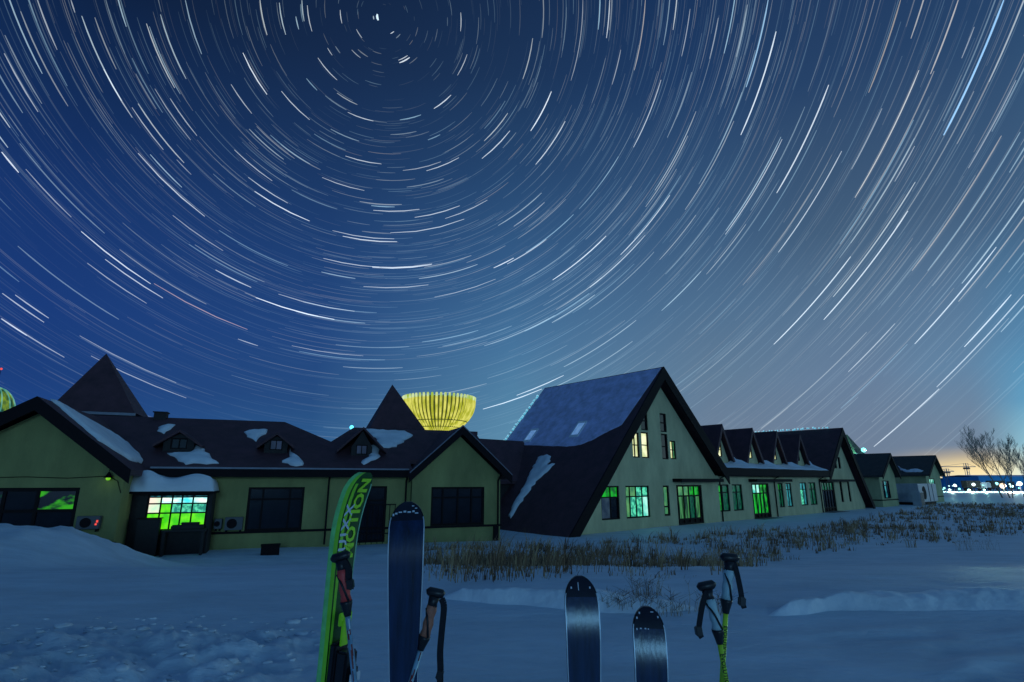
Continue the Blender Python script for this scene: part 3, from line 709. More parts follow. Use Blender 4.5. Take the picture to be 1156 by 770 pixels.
# ------------------------------------------------------------------ pyramid-roofed towers behind the lodge
def pyramid_tower(fr, s0, s1, y0, z0, zt, apex_s, label, rm=None, left=None):
    o = empty('pyramid_tower', fr.w((s0 + s1) / 2, y0, 0), fr.rz, label, 'tower')
    h = (s1 - s0) / 2; ax = apex_s - (s0 + s1) / 2
    a = (ax, h, zt); q = [(-h, 0, z0), (h, 0, z0), (h, 2 * h, z0), (-h, 2 * h, z0)]
    m = MB(); m.add([a] + q, [(0, 1, 2), (0, 2, 3), (0, 3, 4), (0, 4, 1), (4, 3, 2, 1)])
    if left: m.m[3] = 1  # lit side put in as a paler material
    m.build('roof', [rm or M['roof'], left] if left else (rm or M['roof']), o)
    m = MB(); m.box(-h * .86, h * .86, h * .14, h * 1.86, -.3, z0 - .003); m.build('wall', M['dark_wall'], o)
    m = MB(); m.box(-h - .04, h + .04, -.04, .06, z0 - .16, z0 - .02); m.box(-h - .04, -h + .06, .06, 2 * h, z0 - .16, z0 - .02); m.build('gutter', M['drip'], o)
    return o
pyramid_tower(FA, -8.64, -4.84, 6.2, 6.56, 10.05, -7.12, 'large steep dark pyramid roof tower rising behind the left gable')
pyramid_tower(FA, 7.56, 10.96, 5.8, 6.16, 9.2, 9.03, 'smaller dark pyramid roof tower beside the golden bowl')

# ------------------------------------------------------------------ GABLED HALL, the long building on the right
hall = empty('gabled_hall', FB.w(0, 0, 0), FB.rz, 'tall A-frame hall with green-lit doors, a row of four gable dormers and a second gable', 'hall')
HS = 1.075
WIN = [(3.05, .70, 4.8, 2.70), (5.45, .70, 7.95, 2.70), (9.55, .70, 10.25, 2.70), (16.85, .72, 18.4, 2.74), (18.9, .72, 20.5, 2.74), (26.95, .74, 27.95, 2.82), (28.55, .74, 29.65, 2.82),
       (31.5, .78, 32.95, 2.86), (33.5, .78, 35.1, 2.86), (41.3, .86, 41.95, 3.0), (43.5, .86, 44.1, 3.0)]
UP = [(6.42, 4.5, 7.16, 6.15), (7.42, 4.5, 8.22, 6.22), (7.48, 6.36, 8.26, 7.66), (9.72, 6.36, 10.5, 7.68), (9.72, 4.47, 10.5, 6.24), (10.75, 4.5, 11.45, 5.8)]
DOORS = [(11.15, .02, 14.45, 2.72), (22.1, -.05, 25.2, 2.80), (36.55, -.02, 39.8, 2.92)]
G2 = [(39.5, 4.28, 40.2, 5.45), (40.65, 4.28, 41.35, 6.05), (41.8, 4.28, 42.45, 5.5)]
w = MB()
facade(w, [(0, -.4), (0, 0.15), (9.6, 9.98), (16.5, 3.4), (37.3, 3.4), (42.4, 7.75), (47.9, .4), (47.9, -.4)], WIN + UP + DOORS + G2, 0, .22)
w.quad((.4, 11.2, -.4), (47.5, 11.2, -.4), (47.5, 11.2, 3.4), (.4, 11.2, 3.4)); 
w.add([(0, 11.2, 0), (9.6, 11.2, 9.98), (16.5, 11.2, 3.4), (16.5, 11.2, 0)], [(0, 1, 2, 3)])
w.build('wall', M['wall'], hall)
r = MB()
HA = (9.6, 10.92)
def hz(s): return HS * (s + .55)
r.slab([(-.62, -.62, hz(-.62)), (9.6, -.62, hz(9.6)), (9.6, 11.5, hz(9.6)), (-.62, 11.5, hz(-.62))], (0, 0, -.3))
r.slab([(9.6, -.62, hz(9.6)), (17.35, -.62, 3.72), (17.35, 11.5, 3.72), (9.6, 11.5, hz(9.6))], (0, 0, -.3))
# row roof: flat skirt and steep slope
r.slab([(16.6, -.6, 3.98), (37.6, -.6, 3.98), (37.6, 1.2, 4.42), (16.6, 1.2, 4.42)], (0, 0, -.2))
r.slab([(14.0, 1.2, 4.42), (40.5, 1.2, 4.42), (40.5, 4.5, 7.5), (14.0, 4.5, 7.5)], (0, 0, -.2))
r.slab([(14.0, 4.5, 7.5), (40.5, 4.5, 7.5), (40.5, 10.5, 3.4), (14.0, 10.5, 3.4)], (0, 0, -.2))
# second gable
r.slab([(42.55, -.6, 8.6), (37.2, -.6, 3.72), (37.2, 1.6, 3.72), (40.5, 10, 6.73), (42.55, 10, 8.6)], (0, 0, -.25))
r.slab([(42.55, -.6, 8.6), (48.9, -.6, .3), (48.9, 10, .3), (42.55, 10, 8.6)], (0, 0, -.25))
hroof = r.build('roof', M['roof'], hall)
# low link roof behind, toward the lodge
lk = MB()
lk.slab([(-4.6, 9.0, 5.95), (4.8, 9.0, 5.95), (4.8, 6.8, 3.0), (-4.6, 6.8, 3.0)], (0, 0, -.2)); lk.slab([(-4.6, 9.0, 5.95), (4.8, 9.0, 5.95), (4.8, 13, 3.0), (-4.6, 13, 3.0)], (0, 0, -.2))
lk.build('link_roof', M['roof'], hall)
lk = MB(); lk.box(-4.3, 2, 7.2, 12.4, -.3, 3.0); lk.build('link_wall', M['dark_wall'], hall)
f = MB()
barge(f, (9.6, HA[1]), (-.62, hz(-.62)), -.72, -.625, .95); barge(f, (9.6, HA[1]), (17.35, 3.72), -.72, -.625, .95)
barge(f, (42.55, 8.6), (37.2, 3.72), -.70, -.605, .8); barge(f, (42.55, 8.6), (48.9, .3), -.70, -.605, .95)
f.box(16.9, 37.3, -.68, -.603, 3.42, 3.97); f.box(16.9, 37.3, -.603, -.004, 3.36, 3.42)
f.build('fascia', M['trim'], hall)
# pale bluish sheet over the upper part of the roof and what snow is left below
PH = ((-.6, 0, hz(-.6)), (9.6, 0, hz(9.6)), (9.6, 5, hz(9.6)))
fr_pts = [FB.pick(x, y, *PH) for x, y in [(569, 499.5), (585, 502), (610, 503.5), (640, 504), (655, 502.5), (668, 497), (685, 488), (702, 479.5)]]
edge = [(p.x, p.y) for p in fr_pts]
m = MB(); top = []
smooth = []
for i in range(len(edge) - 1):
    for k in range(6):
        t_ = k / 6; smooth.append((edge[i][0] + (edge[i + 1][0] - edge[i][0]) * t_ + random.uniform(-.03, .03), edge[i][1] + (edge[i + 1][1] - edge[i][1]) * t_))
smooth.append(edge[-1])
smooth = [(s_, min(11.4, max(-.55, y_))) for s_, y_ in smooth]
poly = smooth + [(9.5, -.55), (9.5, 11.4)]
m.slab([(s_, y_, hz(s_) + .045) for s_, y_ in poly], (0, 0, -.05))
m.build('pale_sheet', M['pale_sheet'], hroof)
snow_sheet(FB, [(607.8, 516), (620.7, 513.6), (622, 520.7), (617, 525), (627, 524), (620.7, 530), (607.8, 540.5), (593.8, 559), (577, 585), (573, 583), (586.8, 557), (599.6, 532)], PH, hroof)
def glow_beads(p, q, k, r0, label):  # row of glowing cyan beads along a roof edge
    p, q = FB.w(*p), FB.w(*q)
    o = empty('glow_beads', p, 0, label, 'light string')  # a row of glowing beads
    d = q - p; m = MB(); pts = [Vector((0, 0, 0))]; proto = None
    for i in range(k):
        t_ = (i + random.uniform(.2, .8)) / k; v = d * t_ + Vector((random.uniform(-.05, .05), random.uniform(-.05, .05), random.uniform(-.03, .07)))
        r_ = r0 * random.uniform(.6, 1.25); pts.append(v)
        if proto is None:
            c = MB(); c.lathe([(0, -r0), (r0 * .75, -r0 * .6), (r0, 0), (r0 * .75, r0 * .6), (0, r0)], 7)
            bl = proto = c.build('bulb_or_bead', BEAD_GLOW, o, smooth=True)
        else:
            bl = proto.copy(); col.objects.link(bl)
        bl.location = v; bl.scale = (r_ / r0,) * 3
    m.tube(pts + [d], .02, 4); m.build('cable', M['trim'], o)
BEAD_GLOW = lit('bead_glow', (190, 238, 255), (40, 150, 185), 1.1, 1.3)
glow_beads((4.7, 11.56, hz(4.7) + .08), (8.9, 11.56, hz(8.9) + .08), 34, .10, 'row of cyan glowing beads down the back roof edge of the tall hall')
glow_beads((42.55, .6, 8.72), (42.55, 9, 8.72), 26, .10, 'row of cyan glowing beads along the ridge of the second gable')
# skylights; panes given an added glow to read brighter than the roof
for (a, b_, c_, d_) in [((600.5, 486), (606.8, 486), (597.8, 499.5), (591, 499.5)), ((655, 477.5), (662, 477.5), (650, 494), (643.5, 494))]:
    q = [FB.pick(x, y, *PH) for x, y in (a, b_, c_, d_)]
    s0 = min(v.x for v in q); s1 = max(v.x for v in q); yc = sum(v.y for v in q) / 4
    sk = MB(); wy = .42
    up = .12
    def P(s_, y_, h): return (s_, y_, hz(s_) + h)
    for (sa, sb, ya, yb) in ((s0, s1, yc - wy, yc - wy + .1), (s0, s1, yc + wy - .1, yc + wy), (s0, s0 + .1, yc - wy + .1, yc + wy - .1), (s1 - .1, s1, yc - wy + .1, yc + wy - .1)):
        sk.slab([P(sa, ya, up), P(sb, ya, up), P(sb, yb, up), P(sa, yb, up)], (0, 0, -.12))
    so = sk.build('skylight', M['skyframe'] if 'skyframe' in M else M.setdefault('skyframe', mat('skylight_frame', (.9, .92, .94), .4, noise=.1)), hall)
    g = MB(); g.slab([P(s0 + .1, yc - wy + .1, .08), P(s1 - .1, yc - wy + .1, .08), P(s1 - .1, yc + wy - .1, .08), P(s0 + .1, yc + wy - .1, .08)], (0, 0, -.03))
    g.build('pane', M['skyglass'] if 'skyglass' in M else M.setdefault('skyglass', lit('skylight_added_glow', (104, 150, 205), (84, 130, 190), .8)), so)
# row dormers
def hall_dormer(sx, lit_m):
    d = empty('dormer', (0, 0, 0)); d.parent = hall
    m = MB(); facade(m, [(sx - 1.4, 4.3), (sx + 1.4, 4.3), (sx, 7.0)], [(sx - .29, 4.95, sx + .29, 6.1)], 1.2, .12); m.build('wall', M['wall'], d)
    m = MB()
    for sg in (-1, 1):
        m.slab([(sx, .85, 7.62), (sx + sg * 1.72, .85, 4.36), (sx + sg * 1.72, 1.3, 4.36), (sx, 4.75, 7.62)], (0, 0, -.2))
        m.slab([(sx, .78, 7.64), (sx + sg * 1.74, .78, 4.34), (sx + sg * 1.46, .78, 4.34), (sx, .78, 7.1)], (0, .068, 0))
    m.build('roof', M['roof'], d)
    window(d, (sx - .29, 4.95, sx + .29, 6.1), 1.2, hb=(.5,), fw=.06, inset=.03, default=lit_m)
for sx, lm in ((19.75, WARM), (25.0, WARM), (29.8, WARM), (34.95, M['glass'])): hall_dormer(sx, lm)
# snow on the skirt roof, drifting up between the dormers
m = MB(); gs, gy = 150, 14; g0 = []
for j in range(gy + 1):
    for i in range(gs + 1):
        u, v = i / gs, j / gy
        s_ = 17.4 + 19.9 * u; y_ = -.58 + 1.72 * v
        dn = min(abs(s_ - c_) for c_ in (19.75, 25.0, 29.8, 34.95))
        bank = .30 * max(0, min(1, (dn - 1.0) / .9)) * v ** 2
        g0.append((s_, y_, 3.985 + .244 * (y_ + .6) + (.09 + .04 * math.sin(s_ * 2.1) + bank) * min(1, v / .12 + .25)))
m.add(g0, [(j * (gs + 1) + i, j * (gs + 1) + i + 1, (j + 1) * (gs + 1) + i + 1, (j + 1) * (gs + 1) + i) for j in range(gy) for i in range(gs)])
m.build('roof_snow', M['snow_roof'], hroof, smooth=True)
PR = ((16, 1.2, 4.42), (30, 1.2, 4.42), (30, 4.5, 7.5))
snow_sheet(FB, [(907.8, 508), (914, 511), (921, 513), (930.4, 515.8), (929.6, 530), (920, 530), (912.5, 529)], PR, hroof, th=.12)
snow_sheet(FB, [(826.5, 514), (833, 522), (841, 527), (834, 527), (829, 521)], ((16, 1.0, 4.42), (30, 1.0, 4.42), (30, 4.3, 7.5)), hroof)
snow_sheet(FB, [(886, 518), (890, 524), (895, 527), (889, 527)], ((16, 1.0, 4.42), (30, 1.0, 4.42), (30, 4.3, 7.5)), hroof)
# windows of the ground floor
W_ = WIN
window(hall, W_[0], 0, vb=(.55,), hb=(.66,), cells={(0, 1): GREEN, (1, 1): GREEN, (0, 0): SLATE, (1, 0): M['glass']})
window(hall, W_[1], 0, vb=(.2, .46, .72), hb=(.66,), cells={(0, 1): GREEN_PALE, (1, 1): GREEN_PALE, (2, 1): TEAL, (3, 1): TEAL, (0, 0): GREEN_PALE, (1, 0): TEAL, (2, 0): TEAL, (3, 0): CYANW})
window(hall, W_[2], 0, hb=(.3,), cells={(0, 0): GREEN_PALE, (0, 1): GREEN_PALE}, fw=.12)
window(hall, W_[3], 0, vb=(.4,), hb=(.7,), cells={(0, 1): GREEN, (0, 0): GREEN, (1, 1): GREEN_DIM, (1, 0): GREEN_DIM})
window(hall, W_[4], 0, vb=(.5,), hb=(.7,), default=GREEN_DIM)
window(hall, W_[5], 0, vb=(.5,), hb=(.72,), cells={(0, 0): GREEN_DIM, (1, 0): GREEN_DIM, (0, 1): GREEN, (1, 1): GREEN_DIM})
window(hall, W_[6], 0, vb=(.5,), hb=(.72,), default=TEALBLUE)
window(hall, W_[7], 0, vb=(.55,), hb=(.7,), cells={(0, 0): TEAL, (1, 0): TEALBLUE, (0, 1): TEALBLUE, (1, 1): TEALBLUE})
window(hall, W_[8], 0, vb=(.5,), hb=(.7,), default=GREEN_DIM)
window(hall, W_[9], 0, hb=(.5,)); window(hall, W_[10], 0, hb=(.5,))
for i, q in enumerate(UP):
    window(hall, q, 0, hb=(.5,), fw=.08, default=WARM if i in (0, 1, 5) else M['glass'], vb=(.42,) if i == 0 else (.55,) if i == 5 else (), cells=None if i != 5 else {(0, 0): WARM, (0, 1): WARM, (1, 0): GREEN_PALE, (1, 1): GREEN_PALE})
for q in G2: window(hall, q, 0, hb=(.5,), fw=.09)
def door(q, low, top, cells=None, kick=.14):
    window(hall, q, 0, vb=(.08, .29, .5, .71, .92), hb=(kick, .72), fw=.12, name='door',
           cells={(i, j): (M['frame'] if (j == 0 or i in (0, 5)) else top[(i - 1) // 2 if len(top) > 1 else 0] if j == 2 else low[i - 1]) for i in range(6) for j in range(3)})
door(DOORS[0], [DOORP, DOORP, GREEN_DIM, DOORP], [GREEN_PALE, GREEN])
door(DOORS[1], [DOORG, DOORG, DOORG, GREEN], [CYANW, GREEN])
door(DOORS[2], [M['glass']] * 4, [GREEN_DIM, GREEN_DIM])
for s_ in (17.0, 26.2, 36.0):
    m = MB(); m.tube([(s_, -.55, 3.4), (s_, -.07, 3.15), (s_, -.07, .0)], .05, 8); m.build('downpipe', M['trim'], hall)
for s0, s1 in ((10.75, 16.4), (21.7, 28.3), (36.2, 43.8)):
    m = MB(); m.box(s0, s1, -.75, -.003, 2.93, 3.16); m.build('door_canopy', M['trim'], hall)
M['concrete'] = mat('concrete', (.2, .2, .19), .9, noise=.2)
m = MB(); m.box(36.3, 40.2, -1.0, -.01, -.4, .05); m.build('door_step', M['concrete'], hall)
m = MB(); m.box(21.9, 25.4, -.9, -.01, -.4, .0); m.build('door_step', M['concrete'], hall)

# ------------------------------------------------------------------ two small gabled houses further along
def small_house(s0, s1, ap, eave, zt, depth, win, label, pane, lit_cells=None):
    o = empty('gabled_house', FB.w((s0 + s1) / 2, 0, 0), FB.rz, label, 'house')
    c_ = (s0 + s1) / 2; a, b_ = s0 - c_, s1 - c_; ap -= c_
    win = (win[0] - c_, win[1], win[2] - c_, win[3])
    m = MB(); facade(m, [(a, -.6), (b_, -.6), (b_, eave), (ap, zt - .45), (a, eave)], [win], 0, .15)
    m.quad((a, 0, -.6), (a, depth, -.6), (a, depth, eave), (a, 0, eave)); m.quad((b_, 0, -.6), (b_, depth, -.6), (b_, depth, eave), (b_, 0, eave))
    m.add([(a, depth, -.6), (b_, depth, -.6), (b_, depth, eave), (ap, depth, zt - .45), (a, depth, eave)], [(0, 1, 2, 3, 4)])
    m.build('wall', M['wall_far'], o)
    m = MB()
    m.slab([(ap, -.5, zt), (a - .45, -.5, eave - .1), (a - .45, depth + .4, eave - .1), (ap, depth + .4, zt)], (0, 0, -.22))
    m.slab([(ap, -.5, zt), (b_ + .45, -.5, eave - .1), (b_ + .45, depth + .4, eave - .1), (ap, depth + .4, zt)], (0, 0, -.22))
    ro = m.build('roof', M['roof_far'], o)
    m = MB(); barge(m, (ap, zt), (a - .45, eave - .1), -.58, -.505, .45); barge(m, (ap, zt), (b_ + .45, eave - .1), -.58, -.505, .45); m.build('fascia', M['trim'], o)
    m = MB(); m.box(a - .05, b_ + .05, -.05, -.003, .72, .84); m.box(a - .05, a - .003, -.05, depth, .72, .84); m.build('plinth_band', M['trim'], o)
    window(o, win, 0, vb=(.33, .66), hb=(.72,), fw=.12, inset=.03, default=pane, cells=lit_cells)
    return o, ro, ap, a, c_
hc, hcr, apc, ac_, cc = small_house(54.0, 60.0, 57.9, 3.75, 6.4, 14, (54.75, .95, 57.4, 3.05), 'small gabled house with a dark teal window just right of the hall', M['glass'], {(1, 0): TEALBLUE, (1, 1): TEALBLUE})
hd, hdr, apd, ad_, cd = small_house(74.0, 81.8, 79.0, 4.0, 6.75, 16, (75.6, 1.1, 78.2, 3.35), 'farthest gabled house with one bright cyan-white window', CYANW)
m = MB(); m.box(cd and (60.6 - cc), 61.6 - cc, 3.0, 3.06, .1, 3.0)
def roof_patch(o_roof, c_, ap, a, zt, ev, pts, plane_s):
    pl = ((ap + c_, 0, zt), (a - .45 + c_, 0, ev - .1), (ap + c_, 5, zt))
    q = snow_sheet(FB, pts, pl, o_roof, th=.08)
    for v in q.data.vertices: v.co.x -= c_
roof_patch(hdr, cd, apd, ad_, 6.75, 4.0, [(1013, 526), (1018, 529), (1024, 531), (1033, 529), (1042, 531.5), (1040, 533), (1022, 533), (1017, 531)], 0)
# pale metal plant box between the two houses
pb = empty('ventilation_unit', FB.w(63.2, -1.5, 0), FB.rz, 'pale metal box unit with a dark round fan opening beside the farthest house', 'ventilation unit')
M['pale_metal'] = mat('pale_metal', (.42, .45, .50), .45, metal=.2, noise=.2, scale=2)
m = MB(); m.box(0, 8.5, 0, 3, .35, 2.65); m.build('casing', M['pale_metal'], pb, bevel=.05)
m = MB(); m.tube([(2.4, -.03, 1.5), (2.4, -.008, 1.5)], .85, 24); m.build('fan_opening', M['trim'], pb)
m = MB(); m.box(4.6, 4.75, -.03, -.005, .4, 2.6); m.box(6.4, 6.5, -.03, -.005, .4, 2.6); m.build('panel_seam', M['trim'], pb)
m = MB(); m.box(.3, 8.2, .2, 2.8, -.3, .347); m.build('base', M['trim'], pb)
pb = empty('metal_cabinet', FB.w(60.6, -2.2, 0), FB.rz, 'upright pale metal cabinet in front of the round fan opening', 'cabinet')
m = MB(); m.box(0, 1.7, 0, .9, -.3, 1.75); m.build('body', M['pale_metal'], pb, bevel=.05)
m = MB(); m.box(.12, 1.58, -.02, -.003, .05, 1.6); m.build('door', M['ac'], pb)
pyramid_tower(FB, 91.23, 96.23, 14, 7.88, 11.8, 95.75, 'far dark pyramid roof tower with its lit side coloured pale behind the small houses', M['roof_far'], M['wall_far'])
# bright floodlight seen behind it
def floodlight(px, py, d, label, c=(120, 240, 235), r_=.35, name='floodlight', grp=None, power=0, strength=2.5):
    q = at_depth(px, py, d)
    g0_ = T(q.x, q.y)
    o = empty(name, (q.x, q.y, g0_), 0, label, 'lamp', grp)
    h = q.z - g0_
    m = MB(); m.tube([(0, 0, -.2), (0, 0, h - r_)], [.12, .07], 6); m.build('post', M['trim'], o)
    m = MB(); m.lathe([(0, -r_), (r_ * .7, -r_ * .7), (r_, 0), (r_ * .7, r_ * .7), (0, r_)], 10, (0, 0, h)); m.build('lamp_head', lit('floodlight_glow_%d_%d' % (int(px), int(py)), c, c, strength), o, smooth=True)
    if power:
        l = D.lights.new('lamp_light', 'POINT'); l.energy = power; l.color = lin(c); l.shadow_soft_size = r_ * 1.2
        lo = D.objects.new('lamp_light', l); col.objects.link(lo); lo.parent = o; lo.location = (0, -r_ * 2.6, h)
    return o
floodlight(975, 508, 102, 'bright cyan floodlight shining beside the far pyramid roof', r_=.42, power=1500)
floodlight(397, 482.5, 41, 'tiny cyan lamp shining over the lodge ridge beside its third dormer', (90, 215, 245), .16)

# ------------------------------------------------------------------ lit golden bowl and far domed building
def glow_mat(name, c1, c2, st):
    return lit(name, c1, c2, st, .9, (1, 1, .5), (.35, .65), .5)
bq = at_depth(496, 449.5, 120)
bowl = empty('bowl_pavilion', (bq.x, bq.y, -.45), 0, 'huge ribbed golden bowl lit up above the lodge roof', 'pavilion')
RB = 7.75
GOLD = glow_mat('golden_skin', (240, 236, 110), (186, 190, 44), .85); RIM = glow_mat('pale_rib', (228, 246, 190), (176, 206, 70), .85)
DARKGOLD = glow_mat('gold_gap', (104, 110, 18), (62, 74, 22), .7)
BP = [(0, 1.7), (.06, 2.3), (.14, 3.75), (.27, 5.3), (.44, 6.5), (.61, 7.3), (.8, 7.7), (1.0, 7.8)]
def brad(t): return float(np.interp(t, [p[0] for p in BP], [p[1] for p in BP]))
ZB, ZT_ = 13.0, 20.9
m = MB(); prof = [(brad(i / 16) * .965, ZB + (ZT_ - ZB) * .97 * i / 16) for i in range(17)]
m.lathe([(.3, ZB - .2)] + prof, 48); m.build('shell', DARKGOLD, bowl, smooth=True)
NR = 54
m = MB(); m2 = MB()
for k in range(NR):
    a = 2 * math.pi * k / NR
    P_ = [(brad(i / 14) * math.cos(a), brad(i / 14) * math.sin(a), ZB + (ZT_ - ZB) * i / 14) for i in range(15)]
    Rr = [.08 + .021 * brad(i / 14) + .003 * i for i in range(15)]
    m.tube(P_[:14], Rr[:14], 6); m2.tube(P_[13:] + [(brad(1) * 1.01 * math.cos(a), brad(1) * 1.01 * math.sin(a), ZT_ + .3)], Rr[13:] + [.22], 6)
m.build('rib', GOLD, bowl, smooth=True)
m2.build('rib_tip', RIM, bowl, smooth=True)
m = MB()
for z_ in (.2, .36): m.tube([(brad(z_) * 1.03 * math.cos(2 * math.pi * k / 48), brad(z_) * 1.03 * math.sin(2 * math.pi * k / 48), ZB + (ZT_ - ZB) * z_) for k in range(49)], .13, 5)
m.build('ring', DARKGOLD, bowl)
m = MB(); m.lathe([(4.2, 0), (2.8, 6), (2.0, 12.6), (1.4, 13.2)], 20); m.build('stem', DARKGOLD, bowl, smooth=True)

dq = at_depth(-9, 461, 120)
dome = empty('domed_building', (dq.x, dq.y, 0), 0, 'distant round building with a lit yellow-green dome at the left edge', 'building')
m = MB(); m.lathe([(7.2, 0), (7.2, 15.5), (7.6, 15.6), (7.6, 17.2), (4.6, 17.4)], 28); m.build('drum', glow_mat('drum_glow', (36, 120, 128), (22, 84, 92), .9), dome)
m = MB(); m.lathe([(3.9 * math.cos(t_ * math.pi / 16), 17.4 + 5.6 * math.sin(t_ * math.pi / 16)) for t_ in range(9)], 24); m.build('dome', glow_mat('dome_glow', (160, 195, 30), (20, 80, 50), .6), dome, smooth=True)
m = MB()
for k in range(14):
    a = 2 * math.pi * k / 14
    m.tube([(3.98 * math.cos(t_ * math.pi / 16) * math.cos(a), 3.98 * math.cos(t_ * math.pi / 16) * math.sin(a), 17.4 + 5.65 * math.sin(t_ * math.pi / 16)) for t_ in range(9)], .12, 5)
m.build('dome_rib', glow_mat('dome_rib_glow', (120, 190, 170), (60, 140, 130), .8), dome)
m = MB(); m.tube([(0, 0, 22.9), (0, 0, 27.0)], .05, 5); m.build('mast', M['trim'], dome)
m = MB(); m.lathe([(0, 26.9), (.22, 27.05), (.22, 27.3), (0, 27.45)], 10); m.build('beacon', RED, dome)

# ------------------------------------------------------------------ town edge on the right horizon
def shed(px0, px1, ytop, d, label):
    a = at_depth(px0, ytop, d); b_ = at_depth(px1, ytop, d)
    o = empty('shed', ((a.x + b_.x) / 2, d, 0), 0, label, 'shed')
    h = a.z; hw = (b_.x - a.x) / 2
    m = MB(); m.box(-hw, hw, 0, 18, -.2, h * .9); m.build('wall', M['blue'], o)
    m = MB(); m.slab([(-hw - .4, -.4, h * .9 + .005), (hw + .4, -.4, h * .9 + .005), (hw + .4, 9, h), (-hw - .4, 9, h)], (0, 0, .15)); m.slab([(-hw - .4, 18.4, h * .9 + .005), (hw + .4, 18.4, h * .9 + .005), (hw + .4, 9, h), (-hw - .4, 9, h)], (0, 0, .15)); m.build('roof', M['blue'], o)
    m = MB()
    for k in range(3): m.box(-hw * .8 + k * hw * .6, -hw * .8 + k * hw * .6 + 3, -.06, -.005, 0, h * .55)
    m.build('door', M['ac'], o)
M['blue'] = mat('blue_cladding', (.02, .36, .75), .5, noise=.1, scale=.5)
shed(1083, 1106, 540, 232, 'low blue shed left of the taller blue shed at the town edge')
shed(1104, 1180, 536.5, 215, 'long tall blue shed glowing behind the bare trees')
def crane(px, ytop, d, jib, label):
    q = at_depth(px, ytop, d)
    o = empty('tower_crane', (q.x, d, 0), 0, label, 'crane'); h = q.z
    m = MB()
    for sx in (-.5, .5):
        for sy in (-.5, .5): m.tube([(sx, sy, 0), (sx, sy, h)], .1, 4)
    k = int(h / 1.2)
    for i in range(k):
        s_ = -1 if i % 2 else 1
        m.tube([(-.5 * s_, -.5, i * 1.2), (.5 * s_, -.5, (i + 1) * 1.2)], .06, 4)
    m.build('mast', M['pale_metal'], o)
    m = MB(); m.tube([(jib[1], 0, h * .86), (jib[0], 0, h * .86)], .18, 4); m.tube([(jib[0], 0, h * .86 + .1), (0, 0, h)], .06, 4); m.tube([(jib[1], 0, h * .86 + .1), (0, 0, h)], .06, 4); m.build('jib', M['pale_metal'], o)
    m = MB(); m.box(-.9, .9, -.8, .8, h * .76, h * .83); m.build('cab', M['ac'], o)
crane(1090, 523, 240, (-11, 4), 'tower crane with its long jib pointing left, the right one of two')
crane(1068, 529, 230, (-3, 3), 'pale tower crane with a short jib near the far house')
def truck(px, d, label, mirror=1):
    q = at_depth(px, 553, d)
    o = empty('parked_truck', (q.x, d, 0), 0, label, 'truck')
    m = MB(); m.box(-3.2 * mirror if mirror > 0 else -1.2, 1.2 if mirror > 0 else 3.2, -1.1, 1.1, .9, 3.1); m.build('body', M['dark_wall'], o, bevel=.05)
    m = MB(); m.box(1.35 if mirror > 0 else -3.3, 3.3 if mirror > 0 else -1.35, -1.05, 1.05, .8, 2.6); m.build('cab', M['pale_metal'], o, bevel=.2)
    for x in (-2.2, 2.2):
        for y_ in (-1.2, .9):
            m = MB(); m.tube([(x, y_, .5), (x, y_ + .3, .5)], .5, 14); m.build('wheel', M['trim'], o)
truck(1101, 178, 'dark truck parked before the left end of the long blue shed')
truck(1122, 182, 'dark truck parked between the bare trees before the blue shed', -1)
GL_ = 'lamps along the town edge'
for px, py, r_, c_, pw in [(1066, 551, .35, (150, 255, 235), 0), (1072, 553, .4, (200, 255, 245), 6000), (1078, 548, .55, (220, 255, 250), 0), (1083, 552, .4, (140, 250, 235), 0), (1094, 553.5, .5, (190, 255, 240), 8000),
                           (1099, 547, .6, (230, 255, 255), 0), (1111, 553, .35, (170, 255, 245), 6000), (1125, 546, .55, (150, 240, 255), 0), (1142, 549, .5, (190, 250, 255), 7000), (1151, 546, .8, (230, 255, 255), 8000)]:
    floodlight(px, py, 160 if pw else 172, 'small cyan-white lamp glowing along the town edge on the horizon', c_, r_ * .8, 'street_lamp', GL_, pw, 2.5)
floodlight(1132, 548.5, 158, 'peach-coloured lamp glowing between the bare tree trunks', (255, 215, 180), .75, 'street_lamp', GL_, 3000, 1.6)

lr = random.Random(5)
for k in range(16):
    px = 1061 + 93 * (k + lr.random()) / 16
    floodlight(round(px, 1), round(lr.uniform(546.5, 555), 1), round(lr.uniform(165, 205)), 'small cyan-white lamp glowing along the town edge on the horizon', lr.choice([(150, 250, 240), (200, 255, 250), (120, 220, 255), (255, 240, 215)]), lr.uniform(.14, .3), 'street_lamp', GL_, 0, 2.2)
